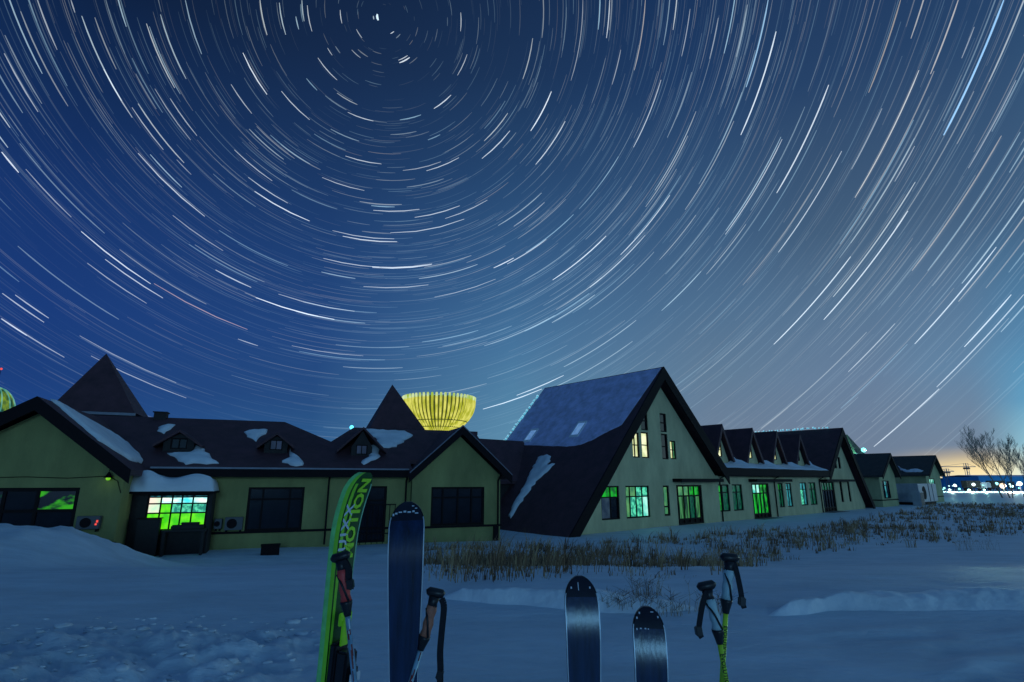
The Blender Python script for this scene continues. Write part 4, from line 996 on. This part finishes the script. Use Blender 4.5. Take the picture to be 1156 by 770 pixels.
# ------------------------------------------------------------------ bare trees
M['bark'] = mat('bark', (.26, .22, .20), .9, noise=.3, scale=3)
def bare_tree(px, base_py, d, h, lean, label, seed, spread=1.0, n0=1):
    rnd = random.Random(seed)
    q = at_depth(px, base_py, d)
    o = empty('bare_tree', (q.x, q.y, T(q.x, q.y) - .1), 0, label, 'tree', 'bare trees by the town edge')
    trunk, crown = MB(), MB()
    def branch(p, dr, ln, r_, lv):
        pts = [p]; rad = [r_]; k = 6 if lv == 0 else 4
        for i in range(k):
            dr = (dr + Vector((rnd.gauss(0, .07), rnd.gauss(0, .07), .03 + .05 * lv))).normalized()
            pts.append(pts[-1] + dr * ln / k); rad.append(max(.010, r_ * (1 - .8 * (i + 1) / k)))
        (trunk if lv == 0 else crown).tube(pts, rad, 6 if lv == 0 else 4 if lv < 3 else 3, cap=False)
        if lv >= 4: return
        nb = (13, 6, 5, 3)[lv]
        for b_ in range(nb):
            t_ = (.26 if lv == 0 else .15) + (.72 if lv == 0 else .85) * (b_ + rnd.random() * .8) / nb
            i = min(int(t_ * k), k - 1); p0 = pts[i].lerp(pts[i + 1], t_ * k - i)
            ax = Vector((rnd.gauss(0, 1), rnd.gauss(0, 1), 0)).normalized()
            dd = (dr * .75 + ax * rnd.uniform(.45, .85) * spread + Vector((0, 0, .10))).normalized()
            f_ = rnd.uniform(.40, .56) * (1.15 - .55 * t_ if lv == 0 else 1.15 - .4 * t_)
            branch(p0, dd, ln * f_, max(rad[i] * .5, .014), lv + 1)
    for j in range(n0):
        a = (j - (n0 - 1) / 2)
        branch(Vector((a * .5, 0, 0)), Vector((lean + a * .16, 0, 1)).normalized(), h * (.95 if j == 0 else .85), .13 * h / 12, 0)
    trunk.build('trunk', M['bark'], o); crown.build('crown', M['bark'], o)
bare_tree(1131, 558, 105, 11.2, -.24, 'tallest bare tree with a leaning trunk, leftmost of the three', 3, .95)
bare_tree(1141, 558, 104, 10.2, -.10, 'bare tree of two close stems in the middle of the three', 11, .85, 2)
bare_tree(1155, 558, 112, 8.4, .02, 'smallest bare tree at the right edge of the photo', 23, .8)

# ------------------------------------------------------------------ dry grass on the snow
M['grass'] = mat('dry_grass', (.115, .06, .032), .9)
M['grass_mid'] = mat('dry_grass_mid', (.25, .14, .07), .9)
M['grass_pale'] = mat('dry_grass_pale', (.46, .30, .15), .9)
def make_grass():
    def inside(x, y):
        z = terrain(x, y); dz_ = z - CAMZ
        f = y * math.cos(PITCH) + dz_ * math.sin(PITCH); u = -y * math.sin(PITCH) + dz_ * math.cos(PITCH)
        px = 578 + 620 * x / f; py = 385 - 620 * u / f
        wob = 8 * fbm(x * .35, y * .35, 101, 3)
        low = np.interp(px, [470, 520, 600, 690, 760, 850, 950, 1050, 1156], [650, 662, 668, 672, 660, 643, 624, 616, 608]) + wob
        high = np.interp(px, [470, 520, 640, 700, 850, 940, 1000, 1060, 1156], [618, 617, 618, 610, 601, 592, 582, 569, 563]) + wob * .4
        ok = (py < low) & (py > high) & (px > 470) & (px < 1300)
        return ok, np.clip((low - py) / 22, 0, 1), z
    # clumps first, then stalks inside each clump
    n = 60000
    x = rng.uniform(-4, 75, n); y = 9 + 66 * rng.random(n) ** 1.25
    ok, fade, z = inside(x, y)
    dens = sst(-.42, .34, fbm(x * .5, y * .34, 111, 4)) * (.22 + .78 * fade) * np.interp(y, [9, 20, 30, 60], [.60, .70, .50, .32])
    keep = ok & (rng.random(n) < dens)
    cx, cy = x[keep], y[keep]; cd = dens[keep]
    m = len(cx)
    per = np.clip(rng.poisson(np.interp(cy, [9, 25, 60], [11, 10, 7])) , 2, 40)
    idx = np.repeat(np.arange(m), per); k = len(idx)
    rad = (.04 + .34 * rng.random(m) ** 1.5)[idx]
    a = rng.uniform(0, 2 * np.pi, k); rr = rad * np.sqrt(rng.random(k))
    bx = cx[idx] + rr * np.cos(a) * 1.5; by = cy[idx] + rr * np.sin(a); bz = terrain(bx, by) - .03
    hc = (.12 + .62 * rng.random(m) ** 2.2)[idx] * np.interp(cy[idx], [10, 30, 60], [1.0, .95, .7])
    h = hc * (.35 + .8 * rng.random(k))
    wd = (.0022 + .00036 * by) * (.6 + .8 * rng.random(k))
    wind = .12 + .06 * np.sin(cx[idx] * .7)
    lx = (rng.normal(0, .25, k) + rr * np.cos(a) * 1.2 + wind) * h; ly = (rng.normal(0, .22, k) + rr * np.sin(a)) * h
    broken = rng.random(k) < .16
    fa = rng.uniform(-.6, .6, k); dx, dy = np.cos(fa) * wd, np.sin(fa) * wd
    V = np.zeros((k, 7, 3))
    def put(i, t, s, px_, py_, pz_): V[:, i, 0] = px_ + s * dx; V[:, i, 1] = py_ + s * dy; V[:, i, 2] = pz_
    put(0, 0, -1, bx, by, bz); put(1, 0, 1, bx, by, bz)
    put(2, 0, -.85, bx + lx * .18, by + ly * .18, bz + h * .45); put(3, 0, .85, bx + lx * .18, by + ly * .18, bz + h * .45)
    hx, hy = bx + lx * .52, by + ly * .52
    put(4, 0, -.6, hx, hy, bz + h * .8); put(5, 0, .6, hx, hy, bz + h * .8)
    put(6, 0, 0, np.where(broken, hx + np.sign(lx) * h * .35, bx + lx), np.where(broken, hy + ly * .4, by + ly), bz + np.where(broken, h * .62, h))
    F = []
    base = np.arange(k) * 7
    quads = np.concatenate([np.stack([base, base + 1, base + 3, base + 2], 1), np.stack([base + 2, base + 3, base + 5, base + 4], 1)])
    tris = np.stack([base + 4, base + 5, base + 6], 1)
    faces = [tuple(q) for q in quads.tolist()] + [tuple(q) for q in tris.tolist()]
    shade = np.clip(rng.random(m)[idx] * .6 + rng.random(k) * .5, 0, .999)
    mi = (shade * 3).astype(int)
    me = D.meshes.new('dry_grass'); me.from_pydata(V.reshape(-1, 3).tolist(), [], faces)
    for mm in ('grass', 'grass_mid', 'grass_pale'): me.materials.append(M[mm])
    me.polygons.foreach_set('material_index', np.concatenate([mi, mi, mi]).astype(np.int32)); me.update()
    o = D.objects.new('dry_grass', me); col.objects.link(o); tag(o, 'dry grass standing in the snow before the hall', kind='stuff')
    print('blades', k)
make_grass()
def weed(px, py, n, spread, h, label, grp='dry weeds near the ski poles', twiggy=False):
    q = on_plane(px, py, Vector((0, 7.2, 1.6)), Vector((0, 0, 1)))
    for _ in range(4): q = on_plane(px, py, Vector((q.x, q.y, T(q.x, q.y))), Vector((0, 0, 1)))
    o = empty('dry_weed', (q.x, q.y, T(q.x, q.y)), 0, label, 'weed', grp)
    mb = MB()
    for k in range(n):
        a = random.uniform(0, 2 * math.pi); r_ = spread * math.sqrt(random.random())
        x, y = r_ * math.cos(a), r_ * math.sin(a) * .6
        z = T(q.x + x, q.y + y) - T(q.x, q.y) - .02
        hh = h * random.uniform(.5, 1.05)
        ln = Vector((random.gauss(0, .22), random.gauss(0, .2), 1))
        pts = [Vector((x, y, z)), Vector((x, y, z)) + ln * hh * .5, Vector((x, y, z)) + ln * hh + Vector((random.gauss(0, .04), 0, -.01))]
        mb.tube(pts, [.0028, .002, .0012], 4, int(random.random() < .6), cap=False)
        if twiggy or random.random() < .3:
            for s_ in range(4):
                p0 = pts[1].lerp(pts[2], random.random()); mb.tube([p0, p0 + Vector((random.gauss(0, .07), random.gauss(0, .05), .06))], [.002, .001], 3, 0, cap=False)
    mb.build('stalks', [M['grass'], M['grass_pale']], o)
weed(704, 683, 110, .42, .20, 'loose tuft of thin pale dry stalks on the bright drift right of the shorter ski')
weed(752, 690, 50, .3, .16, 'sparse low dry stalks on the drift just left of the lime poles')
weed(730, 672, 40, .2, .28, 'dry stalks right behind the shortest ski tip')
weed(758, 692, 3, .02, .42, 'single upright dark weed stem between the shortest ski and the lime poles', twiggy=True)
weed(783, 690, 4, .05, .34, 'two dark weed stems just left of the lime poles', twiggy=True)
weed(812, 693, 12, .1, .30, 'bent dark twigs behind the two lime ski poles', twiggy=True)
weed(1092, 622, 26, .5, .7, 'dark spreading twigs at the near edge of the grass on the right', 'dry shrubs at the grass edge', twiggy=True)
weed(1118, 622, 16, .4, .55, 'fallen dark twigs lying at the grass edge farther right', 'dry shrubs at the grass edge', twiggy=True)

# ------------------------------------------------------------------ two streaks of light, put in as whiter, raised snow
def on_ground(px, py):
    q = on_plane(px, py, Vector((0, 0, 1.5)), Vector((0, 0, 1)))
    for _ in range(6): q = on_plane(px, py, Vector((0, 0, T(q.x, q.y))), Vector((0, 0, 1)))
    return q
def bank(near, far, seed, n=220, k=34, h=.15):  # one streak of light, built as raised snow
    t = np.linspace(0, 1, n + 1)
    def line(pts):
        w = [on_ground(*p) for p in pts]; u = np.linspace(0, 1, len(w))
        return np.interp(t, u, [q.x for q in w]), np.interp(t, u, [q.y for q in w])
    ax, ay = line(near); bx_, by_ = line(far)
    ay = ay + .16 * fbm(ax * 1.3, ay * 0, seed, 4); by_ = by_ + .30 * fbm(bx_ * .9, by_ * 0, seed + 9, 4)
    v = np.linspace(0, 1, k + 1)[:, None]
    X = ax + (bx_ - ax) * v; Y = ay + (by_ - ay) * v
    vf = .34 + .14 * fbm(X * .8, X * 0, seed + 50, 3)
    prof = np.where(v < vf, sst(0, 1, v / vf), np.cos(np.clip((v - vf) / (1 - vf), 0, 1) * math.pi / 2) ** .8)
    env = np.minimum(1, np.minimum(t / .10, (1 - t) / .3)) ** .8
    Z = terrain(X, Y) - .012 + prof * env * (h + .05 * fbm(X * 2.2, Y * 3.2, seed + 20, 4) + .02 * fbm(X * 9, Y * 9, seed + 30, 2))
    me = D.meshes.new('light_streak')
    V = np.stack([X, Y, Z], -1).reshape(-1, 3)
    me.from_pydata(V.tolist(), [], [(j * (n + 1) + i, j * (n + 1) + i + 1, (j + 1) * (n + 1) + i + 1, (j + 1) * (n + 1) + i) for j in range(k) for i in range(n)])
    me.polygons.foreach_set('use_smooth', [True] * len(me.polygons)); me.materials.append(M['light_streak_snow']); me.update()
    o = D.objects.new('light_streak', me); col.objects.link(o); tag(o, kind='structure')
M['light_streak_snow'] = snow_mat('light_streak_snow', (.93, .95, .97), .3, 9, .3, 70)
bank([(496, 677), (560, 682), (640, 689), (700, 694), (790, 690)], [(496, 674.5), (560, 674), (640, 671), (700, 671), (790, 683)], 301)
bank([(856, 696), (920, 693), (1000, 690), (1156, 690), (1260, 690)], [(890, 681), (940, 676), (1000, 672), (1156, 668), (1260, 666)], 333)

# ------------------------------------------------------------------ broken snow lumps at bottom left
def lumps():
    mb = MB()
    for k in range(260):
        if k < 190: x = random.uniform(-5.4, -1.7); y = random.uniform(4.2, 6.4)
        else: x = random.uniform(-5.4, -2.2); y = random.uniform(6.0, 6.9)
        s = random.uniform(.010, .035) * (2.2 if random.random() < .12 else 1)
        z = T(x, y)
        v = []
        for i in range(5):
            ph = math.pi * i / 4
            for j in range(7):
                a = 2 * math.pi * j / 7
                rr_ = s * random.uniform(.6, 1.35)
                v.append((x + rr_ * math.sin(ph) * math.cos(a) * 1.4, y + rr_ * math.sin(ph) * math.sin(a), z + rr_ * .42 * math.cos(ph) + s * .08))
        mb.add(v, [(i * 7 + j, i * 7 + (j + 1) % 7, (i + 1) * 7 + (j + 1) % 7, (i + 1) * 7 + j) for i in range(4) for j in range(7)])
    o = mb.build('snow_lumps', M['snow_roof'], smooth=True); tag(o, 'broken lumps of ploughed snow at the lower left', kind='stuff')
lumps()

# ------------------------------------------------------------------ SKIS
M['base'] = mat('ski_base', (.006, .026, .085), .24, noise=.7, scale=10, bump=.03, bscale=40, stretch=(3, 3, .35), spec=.6)
M['tip'] = mat('ski_tip', (.010, .012, .022), .25, noise=.3, scale=20, spec=.6)
M['steel'] = mat('steel_edge', (.55, .60, .66), .42, metal=.5, noise=.15, scale=30)
M['lime'] = mat('lime_topsheet', (.30, .78, .04), .35, noise=.15, scale=18)
M['ink'] = mat('dark_green_ink', (.012, .09, .010), .4, noise=.2, scale=30)
M['sidewall'] = mat('green_sidewall', (.27, .84, .26), .35, noise=.25, scale=25)
M['sidestripe'] = mat('pale_sidewall', (.28, .62, .42), .4, noise=.2, scale=30)
M['letter_lime'] = mat('lime_lettering', (.45, .92, .03), .4, noise=.15, scale=40)
M['letter_white'] = mat('white_lettering', (.62, .74, .86), .4, noise=.1, scale=40)
M['black'] = mat('black_plastic', (.012, .012, .016), .4, noise=.2, scale=30)
M['blacktext'] = mat('black_lettering', (.01, .012, .01), .5)
M['darktop'] = mat('dark_topsheet', (.02, .02, .03), .35)
M['chip'] = mat('white_mark', (.7, .74, .8), .4)

def pose(p_bot, p_top, yaw):
    z = (p_top - p_bot).normalized()
    x = Vector((math.cos(yaw), math.sin(yaw), 0)); x = (x - z * x.dot(z)).normalized()
    y = z.cross(x)
    m = Matrix((x, y, z)).transposed().to_4x4(); m.translation = p_bot
    return m
def halfwidth(u, w0, w1, tl):
    if u < tl: return w0 / 2 * math.sqrt(max(0, 1 - ((tl - u) / tl) ** 2.0)) if u > 0 else 0.0
    t_ = min(1, (u - tl) / .75)
    return (w1 + (w0 - w1) * .5 * (1 + math.cos(math.pi * t_))) / 2
def ski(px_top, px_bot, d, yaw, label, w0=.12, w1=.078, tl=.075, th=.016, bend=.05, bl=.2, green=False, marks=()):
    top = at_depth(px_top[0], px_top[1], d); bot = at_depth(px_bot[0], px_bot[1], d)
    dr = (top - bot).normalized()
    g = T(bot.x, bot.y)
    base = top + dr * ((g - .15 - top.z) / dr.z)
    Ln = (top - base).length
    o = empty('ski', (0, 0, 0), 0, label, 'ski', 'skis standing upright in the snow')
    o.matrix_world = pose(base, top, yaw)
    us = [0.0015, .004, .01, .018, .028, .04, .052, .064, tl] + [tl + (Ln - tl) * ((i + 1) / 34) ** 1.15 for i in range(34)]
    us = sorted(set(us))
    def back(u): return bend * max(0, (bl - u) / bl) ** 2
    def pt(u, fx, off=0.0):
        h = halfwidth(u, w0, w1, tl); return (fx * h, back(u) + off, Ln - u)
    def strip(f0, f1, off, u0=0, u1=9):
        mb = MB(); sel = [u for u in us if u0 <= u <= u1]
        for a, b_ in zip(sel[:-1], sel[1:]):
            n = 4
            for i in range(n):
                x0 = f0 + (f1 - f0) * i / n; x1 = f0 + (f1 - f0) * (i + 1) / n
                mb.quad(pt(a, x0, off), pt(a, x1, off), pt(b_, x1, off), pt(b_, x0, off))
        return mb
    # base and running surface on -y, top sheet on +y
    tipu = .055 if not green else .02
    mb = strip(-.94, .94, 0, tipu, 9); mb.build('base', M['base'], o, smooth=True)
    mb = strip(-.94, .94, 0, 0, us[[i for i, u in enumerate(us) if u >= tipu][0]]); mb.build('tip', M['tip'], o, smooth=True)
    for sg in (-1, 1):
        mb = strip(sg * .94, sg * 1.0, -.0006, .05, 9); mb.build('steel_edge', M['steel'], o)
    mb = strip(-.90, .90, th); mb.build('top_sheet', M['ink' if green else 'darktop'], o, smooth=True)
    if green:
        mb = strip(.50, .76, th + .0006, .03, 9); mb.build('lime_stripe', M['lime'], o)
        mb = strip(-.88, -.78, th + .0006, .03, 9); mb.build('pale_stripe', M['sidestripe'], o)
    mb = MB()
    for sg in (-1, 1):
        for a, b_ in zip(us[:-1], us[1:]):
            mb.quad(pt(a, sg, -.0003), pt(b_, sg, -.0003), pt(b_, sg, th * .6), pt(a, sg, th * .6), 0)
            mb.quad(pt(a, sg, th * .6), pt(b_, sg, th * .6), pt(b_, sg * .90, th), pt(a, sg * .90, th), 1)
    a = us[0]; mb.quad(pt(a, -1, 0), pt(a, 1, 0), pt(a, 1, th), pt(a, -1, th), 0)
    mb.build('sidewall', [M['sidewall'], M['lime']] if green else [M['darktop'], M['darktop']], o, smooth=True)
    if marks:
        mb = MB()
        for (fx, u, a, b_) in marks:
            x0, y0, z0 = pt(u, 0)
            cx_ = fx * w0 / 2
            sl = -2 * bend / bl * max(0, (bl - u) / bl)
            for k in range(1):
                mb.add([(cx_ - a, back(u + b_) - .0012, z0 - b_), (cx_ + a, back(u + b_) - .0012, z0 - b_), (cx_ + a, back(u - b_) - .0012, z0 + b_), (cx_ - a, back(u - b_) - .0012, z0 + b_)], [(0, 1, 2, 3)])
        mb.build('tip_marks', M['chip'], o)
    return o, Ln, pt, back
def text_mesh(body, size, spacing=1.0, bold=0.0):
    cu = D.curves.new('lettering', 'FONT'); cu.body = body; cu.size = size; cu.space_character = spacing; cu.offset = bold; cu.resolution_u = 2
    ob = D.objects.new('lettering', cu); col.objects.link(ob)
    dg = bpy.context.evaluated_depsgraph_get(); dg.update()
    me = D.meshes.new_from_object(ob.evaluated_get(dg)); D.objects.remove(ob); D.curves.remove(cu)
    bm = bmesh.new(); bm.from_mesh(me)
    bmesh.ops.triangulate(bm, faces=bm.faces)
    for _ in range(2): bmesh.ops.subdivide_edges(bm, edges=[e for e in bm.edges if e.calc_length() > size * .25], cuts=1)
    bmesh.ops.triangulate(bm, faces=bm.faces)
    bm.to_mesh(me); bm.free()
    return me
def letter_object(me, fn, m, parent):
    for v in me.vertices: v.co = fn(v.co.x, v.co.y)
    me.materials.clear(); me.materials.append(m); me.update()
    o = D.objects.new('lettering', me); col.objects.link(o); o.parent = parent
    return o

# green ski, top sheet turned to the right
s1, L1, pt1, back1 = ski((394, 532), (366, 770), 2.0, R(247), 'tall lime green ski with bold lettering, leaning right at the left of the row', w0=.118, w1=.074, tl=.07, th=.030, bend=.055, bl=.24, green=True)
th1 = .030
def on_top(sx, su):
    """letters run up the ski: text x -> along the ski, text y -> across"""
    def fn(x, y):
        u = su - x
        return (sx + y, back1(u) + th1 + .0022, L1 - u)
    return fn
# across: local +x is the camera's left side of the sheet, so letter tops point to +x
letter_object(text_mesh('MOTION', .066, 1.0, .0026), on_top(-.029, .288), M['letter_lime'], s1)
letter_object(text_mesh('UIXX', .054, 1.30, .0016), on_top(.010, .262), M['letter_white'], s1)
# binding
bd = empty('binding', (0, 0, 0)); bd.parent = s1
zb = L1 - .60
m = MB(); m.box(-.034, .034, th1 + .001, th1 + .026, zb - .22, zb + .06); m.build('plate', M['black'], bd, bevel=.006)
m = MB(); m.box(-.030, .030, th1 + .027, th1 + .070, zb - .07, zb + .04); m.box(-.022, .022, th1 + .071, th1 + .085, zb - .055, zb + .0); m.build('toe_piece', M['black'], bd, bevel=.008)
m = MB(); m.box(-.040, -.031, th1 + .03, th1 + .085, zb - .105, zb - .06); m.box(.031, .040, th1 + .03, th1 + .085, zb - .105, zb - .06); m.build('toe_wing', M['black'], bd, bevel=.003)
m = MB(); m.box(-.020, .020, th1 + .027, th1 + .034, zb + .05, zb + .13); m.box(-.03, .03, th1 + .02, th1 + .03, zb + .11, zb + .15); m.build('mount', M['letter_lime'], bd, bevel=.003)
m = MB(); m.box(-.025, .025, th1 + .0862, th1 + .089, zb - .045, zb - .02); m.build('decal', M['chip'], bd)
m = MB(); m.box(-.033, .033, th1 + .027, th1 + .033, zb - .17, zb - .14); m.build('decal', M['chip'], bd)

ski((459, 566.5), (455.5, 770), 2.0, R(4), 'tall dark blue ski between the lime green ski and the orange-gripped pole', w0=.124, w1=.080, tl=.085,
    marks=[(-.62, .040, .004, .003), (-.40, .036, .006, .002), (-.15, .034, .005, .003), (.10, .036, .006, .0025), (.34, .034, .004, .003), (.52, .040, .006, .002), (.30, .016, .004, .0015), (.48, .024, .004, .0015), (-.78, .044, .003, .004)])
ski((657.5, 652.5), (660, 770), 2.0, R(4.5), 'dark blue ski with a bright sheen and white edges just left of the shortest ski', w0=.117, w1=.078, tl=.085,
    marks=[(-.56, .036, .0025, .003), (.54, .036, .0025, .003), (-.14, .032, .0014, .012)])
ski((734, 688), (736, 770), 2.0, R(0.5), 'shortest dark ski with white rivets in its rounded tip', w0=.110, w1=.086, tl=.078,
    marks=[(-.5, .020, .0025, .003), (-.68, .034, .0025, .003), (.62, .030, .0025, .003), (.28, .016, .005, .0015), (-.74, .066, .002, .003), (-.50, .064, .003, .002), (-.22, .064, .003, .002), (-.04, .065, .002, .002)])

# ------------------------------------------------------------------ POLES
M['red_grip'] = mat('red_grip', (.72, .07, .06), .5, noise=.2, scale=30)
M['cork'] = mat('orange_grip', (.50, .18, .11), .6, noise=.35, scale=60)
M['teal_grip'] = mat('grey_teal_grip', (.48, .66, .68), .55, noise=.15, scale=40)
M['steelpole'] = mat('blue_steel_shaft', (.40, .60, .72), .3, metal=.4, noise=.3, scale=30)
M['pattern_red'] = mat('red_shaft_print', (.24, .02, .02), .4, noise=.4, scale=80)
M['limepole'] = mat('lime_shaft', (.62, .92, .05), .35, noise=.15, scale=40)
M['strap'] = mat('strap_webbing', (.012, .012, .018), .85, noise=.3, scale=80)
def pole(px_top, px_bot, d, label, grip_m, shaft, kink, strap_pts, text=None, glen=.155, r_=.0085, text_at=.27, tsize=.016, patt=False):
    top = at_depth(*px_top, d); bot = at_depth(*px_bot, d)
    dr = (top - bot).normalized(); g = T(bot.x, bot.y)
    base = top + dr * ((g - .1 - top.z) / dr.z); Ln = (top - base).length
    o = empty('ski_pole', (0, 0, 0), 0, label, 'ski pole', 'ski poles standing in the snow')
    o.matrix_world = pose(base, top, 0)
    zt = Ln
    k = kink
    # flared flat cap tilted over the grip
    m = MB(); m.tube([(k * .012 - .03 * 1, 0, zt - .004), (k * .012 - .022, 0, zt), (k * .012, 0, zt + .001), (k * .012 + .022, 0, zt + .004), (k * .012 + .030, 0, zt + .002)], [.008, .0145, .016, .0145, .008], 10); m.build('cap', M['black'], o, smooth=True)
    m = MB(); m.tube([(k * .012, 0, zt - .01), (k * .012, 0, zt - .03), (k * .008, 0, zt - .042)], [.019, .016, .0165], 12); m.build('collar', M['black'], o, smooth=True)
    path = [(k * .010, 0, zt - .038), (k * .008, 0, zt - .055), (k * .004, 0, zt - .075), (k * .002, 0, zt - .095), (0, 0, zt - .115), (0, 0, zt - .135)]
    m = MB(); m.tube(path, [.0165, .0190, .0145, .0182, .0152, .0185], 12); m.build('grip', grip_m, o, smooth=True)
    m = MB()
    m.tube([(0, 0, zt - .133), (0, 0, zt - .142), (0, 0, zt - .165), (0, 0, zt - .178)], [.0195, .019, .013, .0105], 12)
    m.tube([(k * .010 - .0155, -.008, zt - .05), (k * .006, -.0185, zt - .085), (.012, -.014, zt - .132)], [.0035, .0035, .004], 6)
    m.build('grip_ring', M['black'], o, smooth=True)
    m = MB(); m.tube([(0, 0, 0), (0, 0, zt - .17)], [r_, r_], 14); m.build('shaft', shaft, o, smooth=True)
    if patt:
        m = MB()
        for i in range(26):
            z0 = zt - .2 - random.random() * .5; a0 = random.uniform(-1.9, -.9) - .2; h = random.uniform(.008, .035)
            n = 4; da = random.uniform(.25, .6)
            for j in range(n):
                a, b_ = a0 + da * j / n, a0 + da * (j + 1) / n
                rr_ = r_ + .0006
                m.quad((rr_ * math.cos(a), rr_ * math.sin(a), z0), (rr_ * math.cos(b_), rr_ * math.sin(b_), z0), (rr_ * math.cos(b_), rr_ * math.sin(b_), z0 + h), (rr_ * math.cos(a), rr_ * math.sin(a), z0 + h), random.choice((0, 0, 1)) if j == 0 else m.m[-1])
        m.build('shaft_print', [M['pattern_red'], M['chip']], o)
        m = MB(); m.tube([(0, 0, zt - .40), (0, 0, zt - .385)], r_ * 1.25, 12); m.tube([(0, 0, zt - .43), (0, 0, zt - .40)], r_ * 1.15, 12); m.build('lever_lock', M['steelpole'], o)
    if text:
        me = text_mesh(text, tsize, 1.0, .0004)
        for v in me.vertices:
            a = -math.pi / 2 + (v.co.y - tsize * .36) / r_ * 1.0
            v.co = Vector(((r_ + .0007) * math.cos(a), (r_ + .0007) * math.sin(a), zt - text_at - v.co.x))
        me.materials.clear(); me.materials.append(M['blacktext']); me.update()
        lo_ = D.objects.new('lettering', me); col.objects.link(lo_); lo_.parent = o
    # strap: ribbon loop hanging from the collar; points are (x, z below the cap), world-vertical enough at this size
    m = MB(); w_ = .011
    P_ = [Vector((x, -.012, zt - z)) for x, z in strap_pts]
    fine = []
    for i in range(len(P_) - 1):
        for j in range(5):
            t_ = j / 5; a, b_ = P_[i], P_[i + 1]
            a0 = P_[max(i - 1, 0)]; b1 = P_[min(i + 2, len(P_) - 1)]
            fine.append(.5 * ((2 * a) + (b_ - a0) * t_ + (2 * a0 - 5 * a + 4 * b_ - b1) * t_ ** 2 + (3 * a - a0 - 3 * b_ + b1) * t_ ** 3))
    fine.append(P_[-1])
    for y_ in (-.004, .008):
        pts = [p + Vector((0.003 * (y_ > 0), y_, 0)) for p in fine]
        for a, b_ in zip(pts[:-1], pts[1:]):
            t_ = (b_ - a).normalized(); sd = Vector((t_.z, 0, -t_.x)) * w_ * .75
            m.slab([a - sd, a + sd, b_ + sd, b_ - sd], (0, .0022, 0))
    m.build('strap', M['strap'], o)
    # buckle near the end of the strap
    e = P_[-2]
    m = MB(); m.box(e.x - .011, e.x + .011, e.y - .009, e.y + .012, e.z - .014, e.z + .014); m.build('buckle', M['black'], o, bevel=.003)
    return o
pole((385.5, 629), (400.5, 770), 1.9, 'ski pole with a red grip and patterned steel shaft leaning against the green ski', M['red_grip'], M['steelpole'], -.2, [(.008, .01), (.020, .04), (.016, .07), (.022, .085), (.017, .10)], patt=True, r_=.0085)
pole((494, 670.5), (463, 772), 2.0, 'ski pole with an orange grip and long hanging strap beside the tall dark blue ski', M['cork'], M['steelpole'], -.6, [(.016, .008), (.032, .03), (.048, .10), (.062, .16), (.078, .205), (.084, .225), (.098, .27)], patt=True, r_=.008)
pole((801.5, 661.5), (820, 770), 2.0, 'lime ski pole leaning left with a grey grip and strap on its left side', M['teal_grip'], M['limepole'], -1.0, [(-.016, .01), (-.036, .045), (-.054, .09), (-.066, .13), (-.060, .15)], text='EVOLUTION', text_at=.205, r_=.0085, tsize=.019)
pole((822.5, 630), (815, 772), 2.03, 'taller upright lime ski pole with a grey grip and strap on its right side', M['teal_grip'], M['limepole'], .3, [(.014, .01), (.028, .05), (.042, .10), (.048, .13), (.056, .15)], text='EVOLUTION', text_at=.215, r_=.0085, tsize=.017)
